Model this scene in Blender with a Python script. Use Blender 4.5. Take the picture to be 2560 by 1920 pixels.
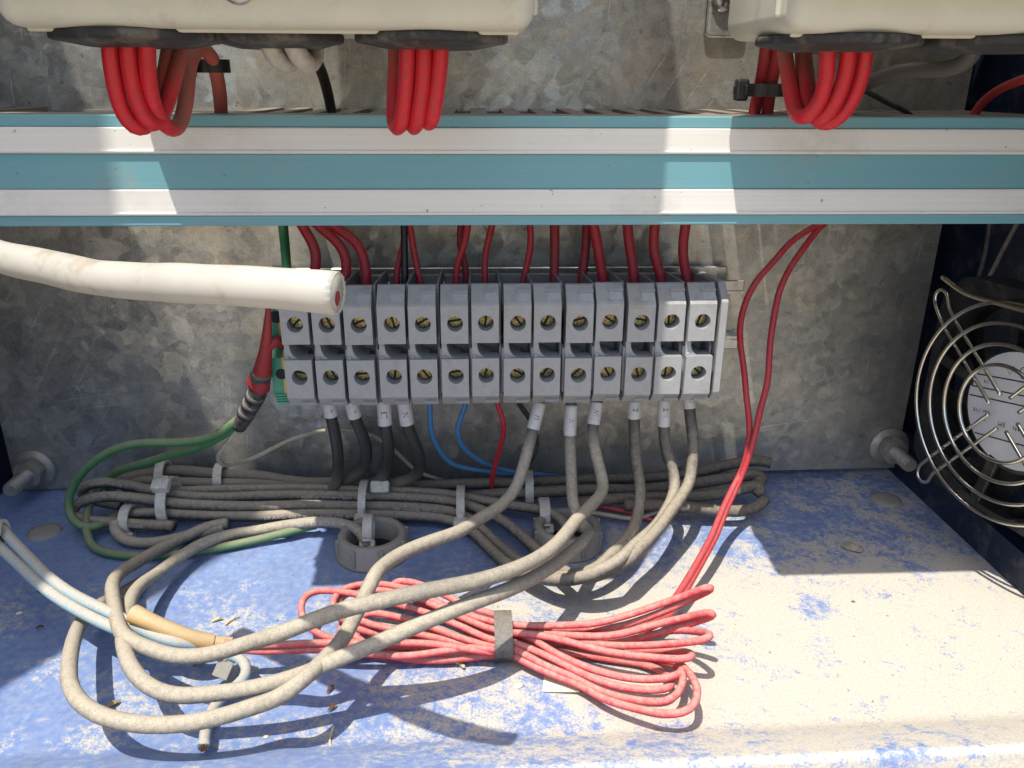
import bpy, bmesh, math, random
from mathutils import Vector, Matrix
random.seed(7)
S = 0.001                                    # everything below is measured in millimetres
scn = bpy.context.scene
for o in list(bpy.data.objects): bpy.data.objects.remove(o)
COL = scn.collection

# ------------------------------------------------------------------ camera, sky, sun, exposure
CAM_POS = (0.0, -297.0, 157.0); PITCH, YAW, ROLL = 20.8, 2.7, 0.3
p_, y_, r_ = (math.radians(a) for a in (PITCH, YAW, ROLL))
fw = Vector((math.sin(y_)*math.cos(p_), math.cos(y_)*math.cos(p_), -math.sin(p_)))
rt = Vector((math.cos(y_), -math.sin(y_), 0)); up = rt.cross(fw)
rt, up = rt*math.cos(r_) + up*math.sin(r_), up*math.cos(r_) - rt*math.sin(r_)
cd = bpy.data.cameras.new('camera'); cam = bpy.data.objects.new('camera', cd); COL.objects.link(cam)
cam.matrix_world = Matrix(((rt.x, up.x, -fw.x, CAM_POS[0]*S), (rt.y, up.y, -fw.y, CAM_POS[1]*S), (rt.z, up.z, -fw.z, CAM_POS[2]*S), (0, 0, 0, 1)))
cd.sensor_width = 36; cd.lens = 36*2000/2560; cd.clip_start = 0.01; cd.clip_end = 500
scn.camera = cam
SUN = Vector((0.22, 0.345, -1.0)).normalized()
sd = bpy.data.lights.new('sun', 'SUN'); sun = bpy.data.objects.new('sun', sd); COL.objects.link(sun)
sd.energy = 3.3; sd.angle = math.radians(0.53); sd.color = (1.0, 0.95, 0.86)
sun.rotation_mode = 'QUATERNION'; sun.rotation_quaternion = SUN.to_track_quat('-Z', 'Y')
wd = bpy.data.worlds.new('World'); scn.world = wd; wd.use_nodes = True
nt = wd.node_tree; nt.nodes.clear()
sky = nt.nodes.new('ShaderNodeTexSky'); sky.sky_type = 'NISHITA'; sky.sun_disc = False
sky.sun_elevation = math.asin(-SUN.z); sky.sun_rotation = math.atan2(-SUN.x, -SUN.y)
sky.dust_density = 2.0
bg = nt.nodes.new('ShaderNodeBackground'); bg.inputs[1].default_value = 0.15
wo = nt.nodes.new('ShaderNodeOutputWorld'); nt.links.new(sky.outputs[0], bg.inputs[0]); nt.links.new(bg.outputs[0], wo.inputs[0])
vs = scn.view_settings; vs.view_transform = 'Standard'; vs.look = 'None'; vs.gamma = 1.0; vs.use_curve_mapping = False
vs.exposure = 0.80
scn.cycles.max_bounces = 5; scn.cycles.diffuse_bounces = 3; scn.cycles.glossy_bounces = 3

# ------------------------------------------------------------------ materials
class NT:
    def __init__(s, name):
        s.m = bpy.data.materials.new(name); s.m.use_nodes = True; s.t = s.m.node_tree; s.t.nodes.clear()
        s.out = s.n('ShaderNodeOutputMaterial'); s.b = s.n('ShaderNodeBsdfPrincipled'); s.l(s.b.outputs[0], s.out.inputs[0])
        s.tc = s.n('ShaderNodeNewGeometry')
    def n(s, t, **k):
        x = s.t.nodes.new(t)
        for a, v in k.items(): setattr(x, a, v)
        return x
    def l(s, a, b): s.t.links.new(a, b)
    def put(s, sock, v):
        if hasattr(v, 'links'): s.l(v, sock)
        elif isinstance(v, (tuple, list)) and len(v) == 3 and sock.type == 'RGBA': sock.default_value = (*v, 1)
        else: sock.default_value = v
    def math(s, op, a, b=0.0, clamp=False):
        x = s.n('ShaderNodeMath', operation=op); x.use_clamp = clamp; s.put(x.inputs[0], a); s.put(x.inputs[1], b); return x.outputs[0]
    def pos(s, scale=(1, 1, 1)):
        v = s.n('ShaderNodeVectorMath', operation='MULTIPLY'); s.l(s.tc.outputs['Position'], v.inputs[0]); v.inputs[1].default_value = scale; return v.outputs[0]
    def rotscale(s, axis, deg, scale):
        v = s.n('ShaderNodeVectorRotate', rotation_type=axis+'_AXIS'); s.l(s.tc.outputs['Position'], v.inputs['Vector']); v.inputs['Angle'].default_value = math.radians(deg)
        m = s.n('ShaderNodeVectorMath', operation='MULTIPLY'); s.l(v.outputs[0], m.inputs[0]); m.inputs[1].default_value = scale; return m.outputs[0]
    def noise(s, scale, detail=4, rough=.6, vec=None, dist=0.0):
        x = s.n('ShaderNodeTexNoise'); x.inputs['Scale'].default_value = scale; x.inputs['Detail'].default_value = detail
        x.inputs['Roughness'].default_value = rough; x.inputs['Distortion'].default_value = dist
        s.l(vec if vec else s.pos(), x.inputs['Vector']); return x.outputs['Fac']
    def ramp(s, v, a, b, lo=0.0, hi=1.0, smooth=True):
        x = s.n('ShaderNodeMapRange'); x.interpolation_type = 'SMOOTHSTEP' if smooth else 'LINEAR'
        s.put(x.inputs[0], v); x.inputs[1].default_value = a; x.inputs[2].default_value = b; x.inputs[3].default_value = lo; x.inputs[4].default_value = hi
        return x.outputs[0]
    def mix(s, f, a, b):
        x = s.n('ShaderNodeMix', data_type='RGBA'); s.put(x.inputs[0], f); s.put(x.inputs[6], a); s.put(x.inputs[7], b); return x.outputs[2]
    def bump(s, h, dist, strength=1.0):
        x = s.n('ShaderNodeBump'); x.inputs['Strength'].default_value = strength; x.inputs['Distance'].default_value = dist*S
        s.l(h, x.inputs['Height']); s.l(x.outputs[0], s.b.inputs['Normal']); return x
    def done(s, color, rough, metal=0.0, spec=.5):
        s.put(s.b.inputs['Base Color'], color); s.put(s.b.inputs['Roughness'], rough); s.put(s.b.inputs['Metallic'], metal); s.put(s.b.inputs['Specular IOR Level'], spec)
        return s.m
    def xyz(s):
        x = s.n('ShaderNodeSeparateXYZ'); s.l(s.tc.outputs['Position'], x.inputs[0]); return x.outputs
    def nrm(s):
        x = s.n('ShaderNodeSeparateXYZ'); s.l(s.tc.outputs['Normal'], x.inputs[0]); return x.outputs

DUST = (0.50, 0.43, 0.325)
def dusty(name, base, dust=DUST, amount=.6, top=.35, rough=.45, grain=.03, zfade=None, var=.9, rear=None):
    """plastic or rubber with settled dust: more on upward faces, broken up by noise"""
    t = NT(name); n = t.noise(620, 3, .7); g = t.noise(2600, 1, .6)
    f = t.math('ADD', t.math('MULTIPLY', t.nrm()[2], top), amount)
    f = t.math('ADD', f, t.math('MULTIPLY', t.math('SUBTRACT', n, .5), var))
    if zfade: f = t.math('MULTIPLY', f, t.ramp(t.xyz()[2], zfade[1]*S, zfade[0]*S, zfade[2], 1.0))
    if rear: f = t.math('ADD', f, t.ramp(t.xyz()[1], rear[0]*S, rear[1]*S, 0.0, rear[2]))
    f = t.math('ADD', f, 0.0, True)
    b2 = t.mix(t.ramp(n, .35, .7), base, tuple(c*.8 for c in base))
    d2 = t.mix(t.ramp(g, .3, .75), tuple(c*.78 for c in dust), dust)
    t.bump(t.math('ADD', g, t.math('MULTIPLY', n, .8)), grain, .8)
    return t.done(t.mix(f, b2, d2), t.math('ADD', t.math('MULTIPLY', f, .4), rough, True), 0, .4)

def make_galv():
    t = NT('galvanised_steel')
    d = t.noise(60, 3, .6); w = t.n('ShaderNodeVectorMath', operation='ADD'); t.l(t.pos(), w.inputs[0])
    sc = t.n('ShaderNodeVectorMath', operation='SCALE'); nn = t.n('ShaderNodeTexNoise'); nn.inputs['Scale'].default_value = 130; nn.inputs['Detail'].default_value = 4
    t.l(t.pos(), nn.inputs['Vector']); t.l(nn.outputs['Color'], sc.inputs[0]); sc.inputs['Scale'].default_value = .006; t.l(sc.outputs[0], w.inputs[1])
    v = t.n('ShaderNodeTexVoronoi'); v.inputs['Scale'].default_value = 150; t.l(w.outputs[0], v.inputs['Vector'])
    v2 = t.n('ShaderNodeTexVoronoi'); v2.inputs['Scale'].default_value = 330; t.l(w.outputs[0], v2.inputs['Vector'])
    sp = t.n('ShaderNodeSeparateColor'); t.l(v.outputs['Color'], sp.inputs[0]); sp2 = t.n('ShaderNodeSeparateColor'); t.l(v2.outputs['Color'], sp2.inputs[0])
    cell = t.math('ADD', t.math('MULTIPLY', sp.outputs[0], .6), t.math('MULTIPLY', sp2.outputs[1], .4))
    cloud = t.noise(22, 4, .6); grime = t.noise(300, 4, .7)
    val = t.math('ADD', t.math('MULTIPLY', t.math('SUBTRACT', cell, .5), .20), t.math('MULTIPLY', t.math('SUBTRACT', cloud, .5), .60))
    val = t.math('ADD', val, t.math('MULTIPLY', t.math('SUBTRACT', grime, .5), .60)); g2 = t.noise(1400, 2, .6)
    val = t.math('ADD', val, t.math('MULTIPLY', t.math('SUBTRACT', g2, .5), .55)); val = t.math('ADD', val, .46, True)
    col = t.mix(val, (.155, .155, .155), (.66, .63, .55))
    col = t.mix(t.math('MULTIPLY', t.ramp(t.noise(45, 3, .6), .50, .68), .26), col, (.48, .40, .25))
    spot = t.ramp(t.noise(240, 3, .7), .63, .70); col = t.mix(t.math('MULTIPLY', spot, .65), col, (.16, .14, .11))
    # diagonal and vertical scratches
    s1 = t.ramp(t.noise(1.0, 2, .5, t.rotscale('Y', 57, (16, 1, 1900))), .62, .70)
    s2 = t.ramp(t.noise(1.0, 2, .5, t.rotscale('Y', -4, (1300, 1, 40))), .62, .70)
    s3 = t.ramp(t.noise(1.0, 2, .5, t.rotscale('Y', 8, (12, 1, 1700))), .66, .72)
    s1 = t.math('MAXIMUM', s1, s3)
    scr = t.math('MAXIMUM', t.math('MULTIPLY', s1, t.ramp(t.noise(17, 2), .52, .62)), t.math('MULTIPLY', s2, t.ramp(t.noise(28, 2), .5, .65)))
    col = t.mix(t.math('MULTIPLY', scr, .35), col, (.78, .75, .66))
    # every zinc crystal leans its own way, so the spangle glints
    tl = t.n('ShaderNodeVectorMath', operation='SUBTRACT'); t.l(v2.outputs['Color'], tl.inputs[0]); tl.inputs[1].default_value = (.5, .5, .5)
    tl1 = t.n('ShaderNodeVectorMath', operation='SUBTRACT'); t.l(v.outputs['Color'], tl1.inputs[0]); tl1.inputs[1].default_value = (.5, .5, .5)
    tb_ = t.n('ShaderNodeVectorMath', operation='ADD'); t.l(tl.outputs[0], tb_.inputs[0]); t.l(tl1.outputs[0], tb_.inputs[1])
    ts = t.n('ShaderNodeVectorMath', operation='SCALE'); t.l(tb_.outputs[0], ts.inputs[0]); ts.inputs['Scale'].default_value = .075
    ta = t.n('ShaderNodeVectorMath', operation='ADD'); t.l(t.tc.outputs['Normal'], ta.inputs[0]); t.l(ts.outputs[0], ta.inputs[1])
    tn = t.n('ShaderNodeVectorMath', operation='NORMALIZE'); t.l(ta.outputs[0], tn.inputs[0])
    bp = t.bump(t.math('ADD', t.math('ADD', t.math('MULTIPLY', grime, .6), t.math('MULTIPLY', g2, .25)), t.math('MULTIPLY', scr, -.5)), .12, .6)
    t.l(tn.outputs[0], bp.inputs['Normal'])
    rough = t.math('ADD', t.math('MULTIPLY', sp.outputs[1], .14), t.math('ADD', t.math('MULTIPLY', d, .16), .22), True)
    return t.done(col, rough, .70)

def make_floor_paint():
    t = NT('dusty_blue_paint'); X = t.xyz()
    n1 = t.noise(70, 6, .68, None, .4); n2 = t.noise(380, 4, .7); n3 = t.noise(1500, 2, .6)
    st = t.noise(1.0, 4, .7, t.rotscale('Z', 40, (160, 900, 1)))
    gx = t.ramp(X[0], -.06, .08, -.07, .20)                         # dust lies thicker towards the right-hand side
    gy = t.ramp(X[1], -.045, -.085, -.15, .05)
    wipe = t.ramp(t.noise(1.0, 5, .75, t.rotscale('Z', 34, (55, 420, 1)), .5), .56, .70)   # streaks where something brushed the dust off
    patch = t.ramp(t.noise(30, 4, .65), .52, .66)
    wipe = t.math('MULTIPLY', wipe, t.math('ADD', t.math('MULTIPLY', patch, .8), .25))
    f = t.math('ADD', t.math('MULTIPLY', n1, .80), t.math('MULTIPLY', n2, .70)); f = t.math('ADD', f, t.math('MULTIPLY', st, .25))
    f = t.math('ADD', t.math('ADD', f, gx), gy); f = t.math('ADD', f, t.math('MULTIPLY', t.math('SUBTRACT', n3, .5), .45))
    f = t.math('SUBTRACT', f, t.math('MULTIPLY', wipe, .40))
    f = t.math('SUBTRACT', f, t.math('MULTIPLY', t.ramp(t.noise(24, 3, .6, None, 1.0), .53, .68), .15))
    f = t.math('ADD', f, t.ramp(X[1], -.1375, -.1415, 0.0, -.09))      # the sloping lip sheds its dust
    a = t.ramp(f, .80, 1.06)
    a = t.math('MULTIPLY', a, .90)
    film = t.ramp(n2, .25, .75, .24, .56)                            # a thin grey film everywhere
    blue = t.mix(t.ramp(n1, .3, .7), (.030, .125, .42), (.050, .185, .54))
    blue = t.mix(film, blue, (.45, .46, .46))
    dust = t.mix(t.ramp(n3, .3, .7), (.46, .415, .33), (.57, .52, .42))
    t.bump(t.math('ADD', n3, n2), .05, .6)
    return t.done(t.mix(a, blue, dust), t.math('ADD', t.math('MULTIPLY', a, .45), .38, True), 0, .45)

def plain(name, col, rough=.5, metal=0.0, var=.12, scale=300, bump=.02, spec=.5, dirt=None):
    t = NT(name); n = t.noise(scale, 3, .6)
    c = t.mix(t.ramp(n, .25, .75), tuple(x*(1-var) for x in col), tuple(min(1, x*(1+var)) for x in col))
    if dirt:
        d = t.ramp(t.noise(90, 4, .75), dirt[1], dirt[1]+.16); c = t.mix(t.math('MULTIPLY', d, dirt[2]), c, dirt[0])
    t.bump(t.noise(scale*3, 1, .6), bump, .5)
    return t.done(c, rough, metal, spec)

def make_brushed(name, col, dirt=.25):
    t = NT(name); h = t.noise(1.0, 3, .6, t.pos((9, 9, 2600))); n = t.noise(40, 5, .7)
    c = t.mix(t.ramp(h, .3, .75), tuple(x*.93 for x in col), col); c = t.mix(t.math('MULTIPLY', t.ramp(n, .52, .75), dirt), c, (.36, .30, .22))
    sm = t.ramp(t.noise(1.0, 4, .75, t.pos((60, 60, 1400))), .70, .78); c = t.mix(t.math('MULTIPLY', sm, .45), c, (.14, .12, .10))
    sp = t.ramp(t.noise(420, 2, .6), .72, .76); c = t.mix(t.math('MULTIPLY', sp, .6), c, (.20, .15, .09))
    t.bump(h, .03, .6)
    return t.done(c, .42, 0, .5)

M = {}
M['galv'] = make_galv()
M['floor'] = make_floor_paint()
M['wall'] = plain('dark_blue_paint', (.009, .016, .042), .5, 0, .3, 120, .03, .4, ((.12, .11, .10), .5, .4))
M['ground'] = plain('dry_soil', (.36, .30, .22), .95, 0, .25, 3, .0, .2)
M['duct_white'] = make_brushed('white_duct_plastic', (.78, .76, .71))
M['duct_blue'] = make_brushed('pale_blue_duct_plastic', (.16, .37, .42), .28)
M['duct_body'] = plain('grey_duct_plastic', (.17, .16, .15), .7, 0, .15, 200, .02, .3, ((.22, .18, .135), .38, .9))
M['box'] = plain('cream_plastic', (.60, .58, .475), .42, 0, .05, 60, .015, .5, ((.42, .34, .20), .56, .35))
M['rubber'] = plain('black_rubber', (.035, .034, .034), .62, 0, .2, 200, .03, .35, ((.28, .24, .19), .48, .35))
M['grey'] = plain('grey_polyamide', (.335, .338, .338), .45, 0, .06, 500, .012, .45, ((.26, .24, .20), .54, .55))
M['grey_dark'] = plain('grey_polyamide_rib', (.23, .235, .24), .5, 0, .08, 500, .012, .45)
M['marker'] = plain('pale_marker_plastic', (.37, .39, .405), .45, 0, .08, 600, .01)
M['recess_shade'] = plain('painted_recess_shade', (.01, .012, .012), .7)  # near-black colour standing in for the shade inside slots, holes and bores
M['pe_green'] = plain('green_polyamide', (.06, .30, .19), .45, 0, .1, 400, .012)
M['pe_yellow'] = plain('yellow_polyamide', (.62, .42, .07), .45, 0, .1, 400, .012)
def make_zinc():
    t = NT('yellow_zinc_screw'); n = t.noise(260, 3, .6); n2 = t.noise(1500, 3, .6)
    c = t.mix(t.ramp(n, .35, .65), (.40, .32, .13), (.25, .28, .15)); c = t.mix(t.ramp(t.noise(500, 2), .5, .7), c, (.42, .24, .15))
    c = t.mix(t.ramp(n2, .4, .7), c, (.07, .06, .05)); t.bump(n2, .03, .6); return t.done(c, .30, .9)
M['zinc'] = make_zinc()
M['steel'] = plain('plated_steel', (.50, .49, .46), .34, .9, .15, 300, .02, .5, ((.30, .26, .20), .5, .5))
M['wire_steel'] = plain('chromed_wire', (.62, .60, .52), .22, 1.0, .08, 400, .005)
M['bolt'] = plain('dull_zinc_bolt', (.34, .32, .29), .5, .55, .2, 400, .04, .5, ((.34, .29, .22), .45, .7))
M['copper'] = plain('bare_copper', (.55, .28, .15), .35, .9, .2, 800, .02)
M['fan_black'] = plain('black_fan_plastic', (.016, .016, .017), .5, 0, .2, 200, .02, .4, ((.12, .11, .09), .5, .35))
M['paper'] = plain('white_label', (.62, .62, .64), .55, 0, .03, 300, .004)
M['ink'] = plain('black_ink', (.02, .02, .03), .6)
M['sleeve'] = plain('white_marker_sleeve', (.58, .56, .53), .4, 0, .08, 300, .01, .5, ((.30, .25, .20), .58, .6))
M['print'] = plain('pale_print', (.50, .48, .46), .7)
M['nylon'] = dusty('natural_nylon', (.62, .60, .53), (.50, .45, .37), .12, .3, .4, .01)
M['nylon_black'] = plain('black_nylon', (.012, .012, .013), .4)
M['pvc_grey'] = dusty('grey_pvc', (.20, .21, .21), (.42, .37, .30), .35, .35, .5, .03)
M['red'] = dusty('red_pvc', (.50, .020, .036), (.42, .23, .20), .08, .25, .45, .012)
M['red_dull'] = dusty('dull_red_pvc', (.33, .022, .030), (.34, .20, .17), .06, .2, .5, .01)
M['red_loop'] = dusty('thick_red_pvc', (.62, .020, .032), (.33, .20, .15), .0, .14, .42, .01, None, .9, (-90, -82, .62))   # the legs towards the wall are caked brown
M['red_dusty'] = dusty('dusty_red_pvc', (.56, .032, .048), (.58, .36, .30), .20, .50, .55, .05, None, 1.4)
M['green'] = dusty('dusty_green_pvc', (.035, .17, .055), (.36, .33, .22), .20, .50, .5, .02)
M['green_dark'] = plain('green_pvc', (.020, .10, .045), .45, 0, .15)
M['blue'] = dusty('blue_pvc', (.055, .20, .42), (.28, .30, .32), .05, .25, .45, .01)
M['bluedust'] = dusty('dusty_pale_blue_pvc', (.16, .38, .50), (.50, .455, .38), .34, .70, .5, .05, None, 1.4)
M['palewire'] = plain('pale_pvc', (.40, .36, .27), .55, 0, .15, 300, .01)
M['black_print'] = plain('black_pvc', (.018, .018, .018), .4, 0, .3, 700, .01, .5, ((.35, .34, .32), .66, .5))
M['black_dust'] = dusty('black_pvc_dusty', (.030, .028, .026), (.26, .22, .17), .10, .35, .5, .01)
M['blackrub'] = dusty('black_lead_pvc', (.026, .026, .027), (.30, .26, .20), .85, .30, .45, .012, (8, 26, .08))
M['greydust'] = dusty('dust_caked_cable', (.085, .080, .075), (.46, .405, .315), .56, .48, .5, .08, (37, 47, .10), 1.25)
M['bundledust'] = dusty('top_dusted_cable', (.060, .055, .052), (.37, .32, .245), .26, .74, .5, .07, (38, 50, .25), 1.5)
M['darkcable'] = dusty('half_dusty_cable', (.055, .050, .050), (.45, .39, .30), .16, .72, .5, .04, (38, 52, .25))
M['darkdust'] = dusty('dark_dusty_cable', (.055, .048, .042), (.28, .235, .18), .36, .5, .55, .07, None, 1.6)
M['cream'] = dusty('cream_cable', (.50, .47, .40), (.34, .29, .22), .05, .2, .45, .01)
M['whitecable'] = plain('white_cable_sheath', (.43, .405, .35), .42, 0, .06, 60, .03, .5, ((.30, .235, .15), .53, .5))
M['heatshrink_red'] = dusty('red_tape', (.30, .020, .024), (.22, .14, .11), .10, .3, .5, .02)
M['tape_black'] = dusty('black_tape', (.030, .028, .028), (.34, .31, .26), .25, .4, .5, .03)
M['tube_yellow'] = dusty('amber_tube', (.50, .27, .055), (.56, .47, .33), .24, .42, .4, .03)
M['stone'] = plain('tan_stone', (.34, .29, .21), .9, 0, .3, 500, .25)
M['straw'] = plain('dry_straw', (.58, .47, .25), .8, 0, .2)
M['leaf_brown'] = plain('dry_leaf', (.22, .11, .05), .8, 0, .3)
M['scrap'] = plain('cream_paper_scrap', (.72, .66, .48), .7, 0, .06)

# ------------------------------------------------------------------ mesh helpers
def link(name, me, mat, parent=None, smooth=False):
    o = bpy.data.objects.new(name, me); COL.objects.link(o)
    if mat is not None: me.materials.append(M[mat] if isinstance(mat, str) else mat)
    if parent is not None: o.parent = parent
    if smooth:
        for f in me.polygons: f.use_smooth = True
    return o
def bm_obj(name, bm, mat, parent=None, smooth=False):
    bmesh.ops.recalc_face_normals(bm, faces=bm.faces)
    me = bpy.data.meshes.new(name)
    for v in bm.verts: v.co *= S
    bm.to_mesh(me); bm.free()
    return link(name, me, mat, parent, smooth)
def tag(o, label=None, cat=None, group=None, kind=None):
    for k, v in (('label', label), ('category', cat), ('group', group), ('kind', kind)):
        if v: o[k] = v
    return o
def empty(name, loc, label, cat, group=None):
    o = bpy.data.objects.new(name, None); COL.objects.link(o); o.empty_display_size = .005
    o.location = Vector(loc)*S; return tag(o, label, cat, group)
def rel(o):                                    # a part built in world millimetres, moved under its thing without shifting it
    if o.parent: o.matrix_parent_inverse = Matrix.Translation(-o.parent.location)
    return o
def box(bm, x0, x1, y0, y1, z0, z1, bev=0.0, seg=2, rot=None):
    b = bmesh.new(); bmesh.ops.create_cube(b, size=1)
    for v in b.verts: v.co = Vector((x0+(v.co.x+.5)*(x1-x0), y0+(v.co.y+.5)*(y1-y0), z0+(v.co.z+.5)*(z1-z0)))
    if bev: bmesh.ops.bevel(b, geom=b.edges[:], offset=bev, segments=seg, affect='EDGES', profile=.5)
    if rot:
        c = Vector(((x0+x1)/2, (y0+y1)/2, (z0+z1)/2))
        for v in b.verts: v.co = rot @ (v.co-c) + c
    me = bpy.data.meshes.new('tmp'); b.to_mesh(me); b.free(); bm.from_mesh(me); bpy.data.meshes.remove(me)
def box_obj(name, mat, parent, *a, **k):
    bm = bmesh.new(); box(bm, *a, **k); return rel(bm_obj(name, bm, mat, parent))
def prism(bm, poly, axis, a, b):
    """extrude a 2-D polygon along an axis; axis x: poly is (y,z); axis y: (x,z); axis z: (x,y)"""
    def P(u, v, t): return {'x': (t, u, v), 'y': (u, t, v), 'z': (u, v, t)}[axis]
    A = [bm.verts.new(P(u, v, a)) for u, v in poly]; B = [bm.verts.new(P(u, v, b)) for u, v in poly]; n = len(poly)
    bm.faces.new(A); bm.faces.new(B[::-1])
    for i in range(n): bm.faces.new((A[i], B[i], B[(i+1) % n], A[(i+1) % n]))
def lathe(bm, prof, c, ax=Vector((0, 0, 1)), n=36, wob=0.0):
    """prof: (radius, height along ax)"""
    ax = Vector(ax).normalized(); u = ax.orthogonal().normalized(); v = ax.cross(u); c = Vector(c); rings = []
    for r, h in prof:
        if r < 1e-6: rings.append([bm.verts.new(c+ax*h)])
        else: rings.append([bm.verts.new(c+ax*h+(u*math.cos(2*math.pi*i/n)+v*math.sin(2*math.pi*i/n))*r*(1+wob*math.sin(3.1*i)*random.random())) for i in range(n)])
    for A, B in zip(rings, rings[1:]):
        for i in range(n):
            j = (i+1) % n
            q = [A[i % len(A)], A[j % len(A)], B[j % len(B)], B[i % len(B)]]
            q = [x for k, x in enumerate(q) if x not in q[:k]]
            if len(q) > 2: bm.faces.new(q)
def resample(pts, step):
    P = [Vector(p) for p in pts]; out = []
    P = [P[0]*2-P[1]] + P + [P[-1]*2-P[-2]]
    for i in range(1, len(P)-2):
        a, b, c, d = P[i-1:i+3]
        t0 = 0; t1 = t0+max(.01, (b-a).length**.5); t2 = t1+max(.01, (c-b).length**.5); t3 = t2+max(.01, (d-c).length**.5)
        n = max(2, int((c-b).length/step))
        for k in range(n):
            t = t1+(t2-t1)*k/n
            A1 = a*((t1-t)/(t1-t0))+b*((t-t0)/(t1-t0)); A2 = b*((t2-t)/(t2-t1))+c*((t-t1)/(t2-t1)); A3 = c*((t3-t)/(t3-t2))+d*((t-t2)/(t3-t2))
            B1 = A1*((t2-t)/(t2-t0))+A2*((t-t0)/(t2-t0)); B2 = A2*((t3-t)/(t3-t1))+A3*((t-t1)/(t3-t1))
            out.append(B1*((t2-t)/(t2-t1))+B2*((t-t1)/(t2-t1)))
    out.append(P[-2]); return out
def relax(P, it=2):
    for _ in range(it): P = [P[0]]+[(P[i-1]+P[i]*2+P[i+1])/4 for i in range(1, len(P)-1)]+[P[-1]]
    return P
def frames(P):
    T = [(P[min(i+1, len(P)-1)]-P[max(i-1, 0)]).normalized() for i in range(len(P))]
    u = T[0].orthogonal().normalized(); U = []
    for t in T:
        u = (u-t*u.dot(t)).normalized(); U.append(u)
    return T, U
def tube(bm, P, r, n=14, cap=True, wob=0.0, flat=None):
    T, U = frames(P); rings = []; ph = random.random()*9
    for i, p in enumerate(P):
        rr = r(i/(len(P)-1)) if callable(r) else r
        rr *= 1+wob*math.sin(ph+i*.55)*math.sin(i*.21+ph)
        v = T[i].cross(U[i])
        rings.append([bm.verts.new(p+(U[i]*math.cos(2*math.pi*k/n)+v*math.sin(2*math.pi*k/n))*rr) for k in range(n)])
    for A, B in zip(rings, rings[1:]):
        for k in range(n): bm.faces.new((A[k], A[(k+1) % n], B[(k+1) % n], B[k]))
    if cap: bm.faces.new(rings[0][::-1]); bm.faces.new(rings[-1])
def parse(s): return [tuple(float(v) for v in q.split(',')) for q in s.split()]
def face_hole(bm, corners, r, cen, depth, nd, k=8):
    """rectangular face (4 corners in order) with a round recess of radius r; nd = inward direction. returns recess floor centre"""
    C = [Vector(c) for c in corners]; cen = Vector(cen); nd = Vector(nd); per = []
    for i in range(4):
        for j in range(k): per.append(C[i].lerp(C[(i+1) % 4], j/k))
    e1 = (C[1]-C[0]).normalized(); e2 = nd.cross(e1).normalized(); n = len(per); ci = []
    for p in per:
        d = p-cen; a = math.atan2(d.dot(e2), d.dot(e1)); ci.append(cen+(e1*math.cos(a)+e2*math.sin(a))*r)
    V = [bm.verts.new(p) for p in per]; W = [bm.verts.new(p) for p in ci]; D = [bm.verts.new(p+nd*depth) for p in ci]
    for i in range(n):
        j = (i+1) % n; bm.faces.new((V[i], V[j], W[j], W[i])); bm.faces.new((W[i], W[j], D[j], D[i]))
    bm.faces.new(D)
def text_mesh(body, size):
    cu = bpy.data.curves.new('t', 'FONT'); cu.body = body; cu.size = size; cu.resolution_u = 2
    o = bpy.data.objects.new('t', cu); COL.objects.link(o); dg = bpy.context.evaluated_depsgraph_get(); dg.update()
    me = bpy.data.meshes.new_from_object(o.evaluated_get(dg)); bpy.data.objects.remove(o); bpy.data.curves.remove(cu)
    return me
def flat_text(name, body, size, origin, R, N, mat, parent, off=.06, center=True):
    me = text_mesh(body, size); R = Vector(R).normalized(); N = Vector(N).normalized(); U = N.cross(R)
    xs = [v.co.x for v in me.vertices]; ys = [v.co.y for v in me.vertices]
    cx, cy = ((min(xs)+max(xs))/2, (min(ys)+max(ys))/2) if center else (0, 0)
    for v in me.vertices: v.co = (Vector(origin)+R*(v.co.x-cx)+U*(v.co.y-cy)+N*off)*S
    return rel(link(name, me, mat, parent))
class Path:
    def __init__(s, P):
        s.P = P; s.L = [0.0]
        for a, b in zip(P, P[1:]): s.L.append(s.L[-1]+(b-a).length)
    def near(s, q):
        q = Vector(q); return s.L[min(range(len(s.P)), key=lambda i: (s.P[i]-q).length)]
    def at(s, l):
        l = min(max(l, 0), s.L[-1]-1e-4); lo, hi = 0, len(s.L)-1
        while hi-lo > 1:
            m = (lo+hi)//2
            if s.L[m] <= l: lo = m
            else: hi = m
        f = (l-s.L[lo])/max(1e-6, s.L[hi]-s.L[lo]); p = s.P[lo].lerp(s.P[hi], f)
        a, b = max(lo-1, 0), min(hi+1, len(s.P)-1); return p, (s.P[b]-s.P[a]).normalized()
def wrap_text(name, body, size, path, s0, d, r, face, mat, parent, center=True):
    """lettering laid round a cable: runs along it from length s0 in direction d, facing the vector face"""
    me = text_mesh(body, size); ys = [v.co.y for v in me.vertices]; cy = (min(ys)+max(ys))/2
    if center: xs = [v.co.x for v in me.vertices]; cx = (min(xs)+max(xs))/2
    else: cx = 0
    for v in me.vertices:
        p, T = path.at(s0+d*(v.co.x-cx)); R = T*d; N = Vector(face); N = (N-R*N.dot(R)).normalized(); U = N.cross(R); a = (v.co.y-cy)/r
        v.co = (p+(N*math.cos(a)+U*math.sin(a))*(r+.05))*S
    return rel(link(name, me, mat, parent))

# ------------------------------------------------------------------ the setting
def sheet(name, quads, mat, kind='structure'):
    bm = bmesh.new()
    for q in quads: bm.faces.new([bm.verts.new(p) for p in q])
    return tag(bm_obj(name, bm, mat), kind=kind)
bm = bmesh.new()
for i in range(1): bm.faces.new([bm.verts.new(p) for p in ((-60000, -60000, -900), (60000, -60000, -900), (60000, 60000, -900), (-60000, 60000, -900))])
tag(bm_obj('ground', bm, 'ground'), kind='structure')
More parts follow.
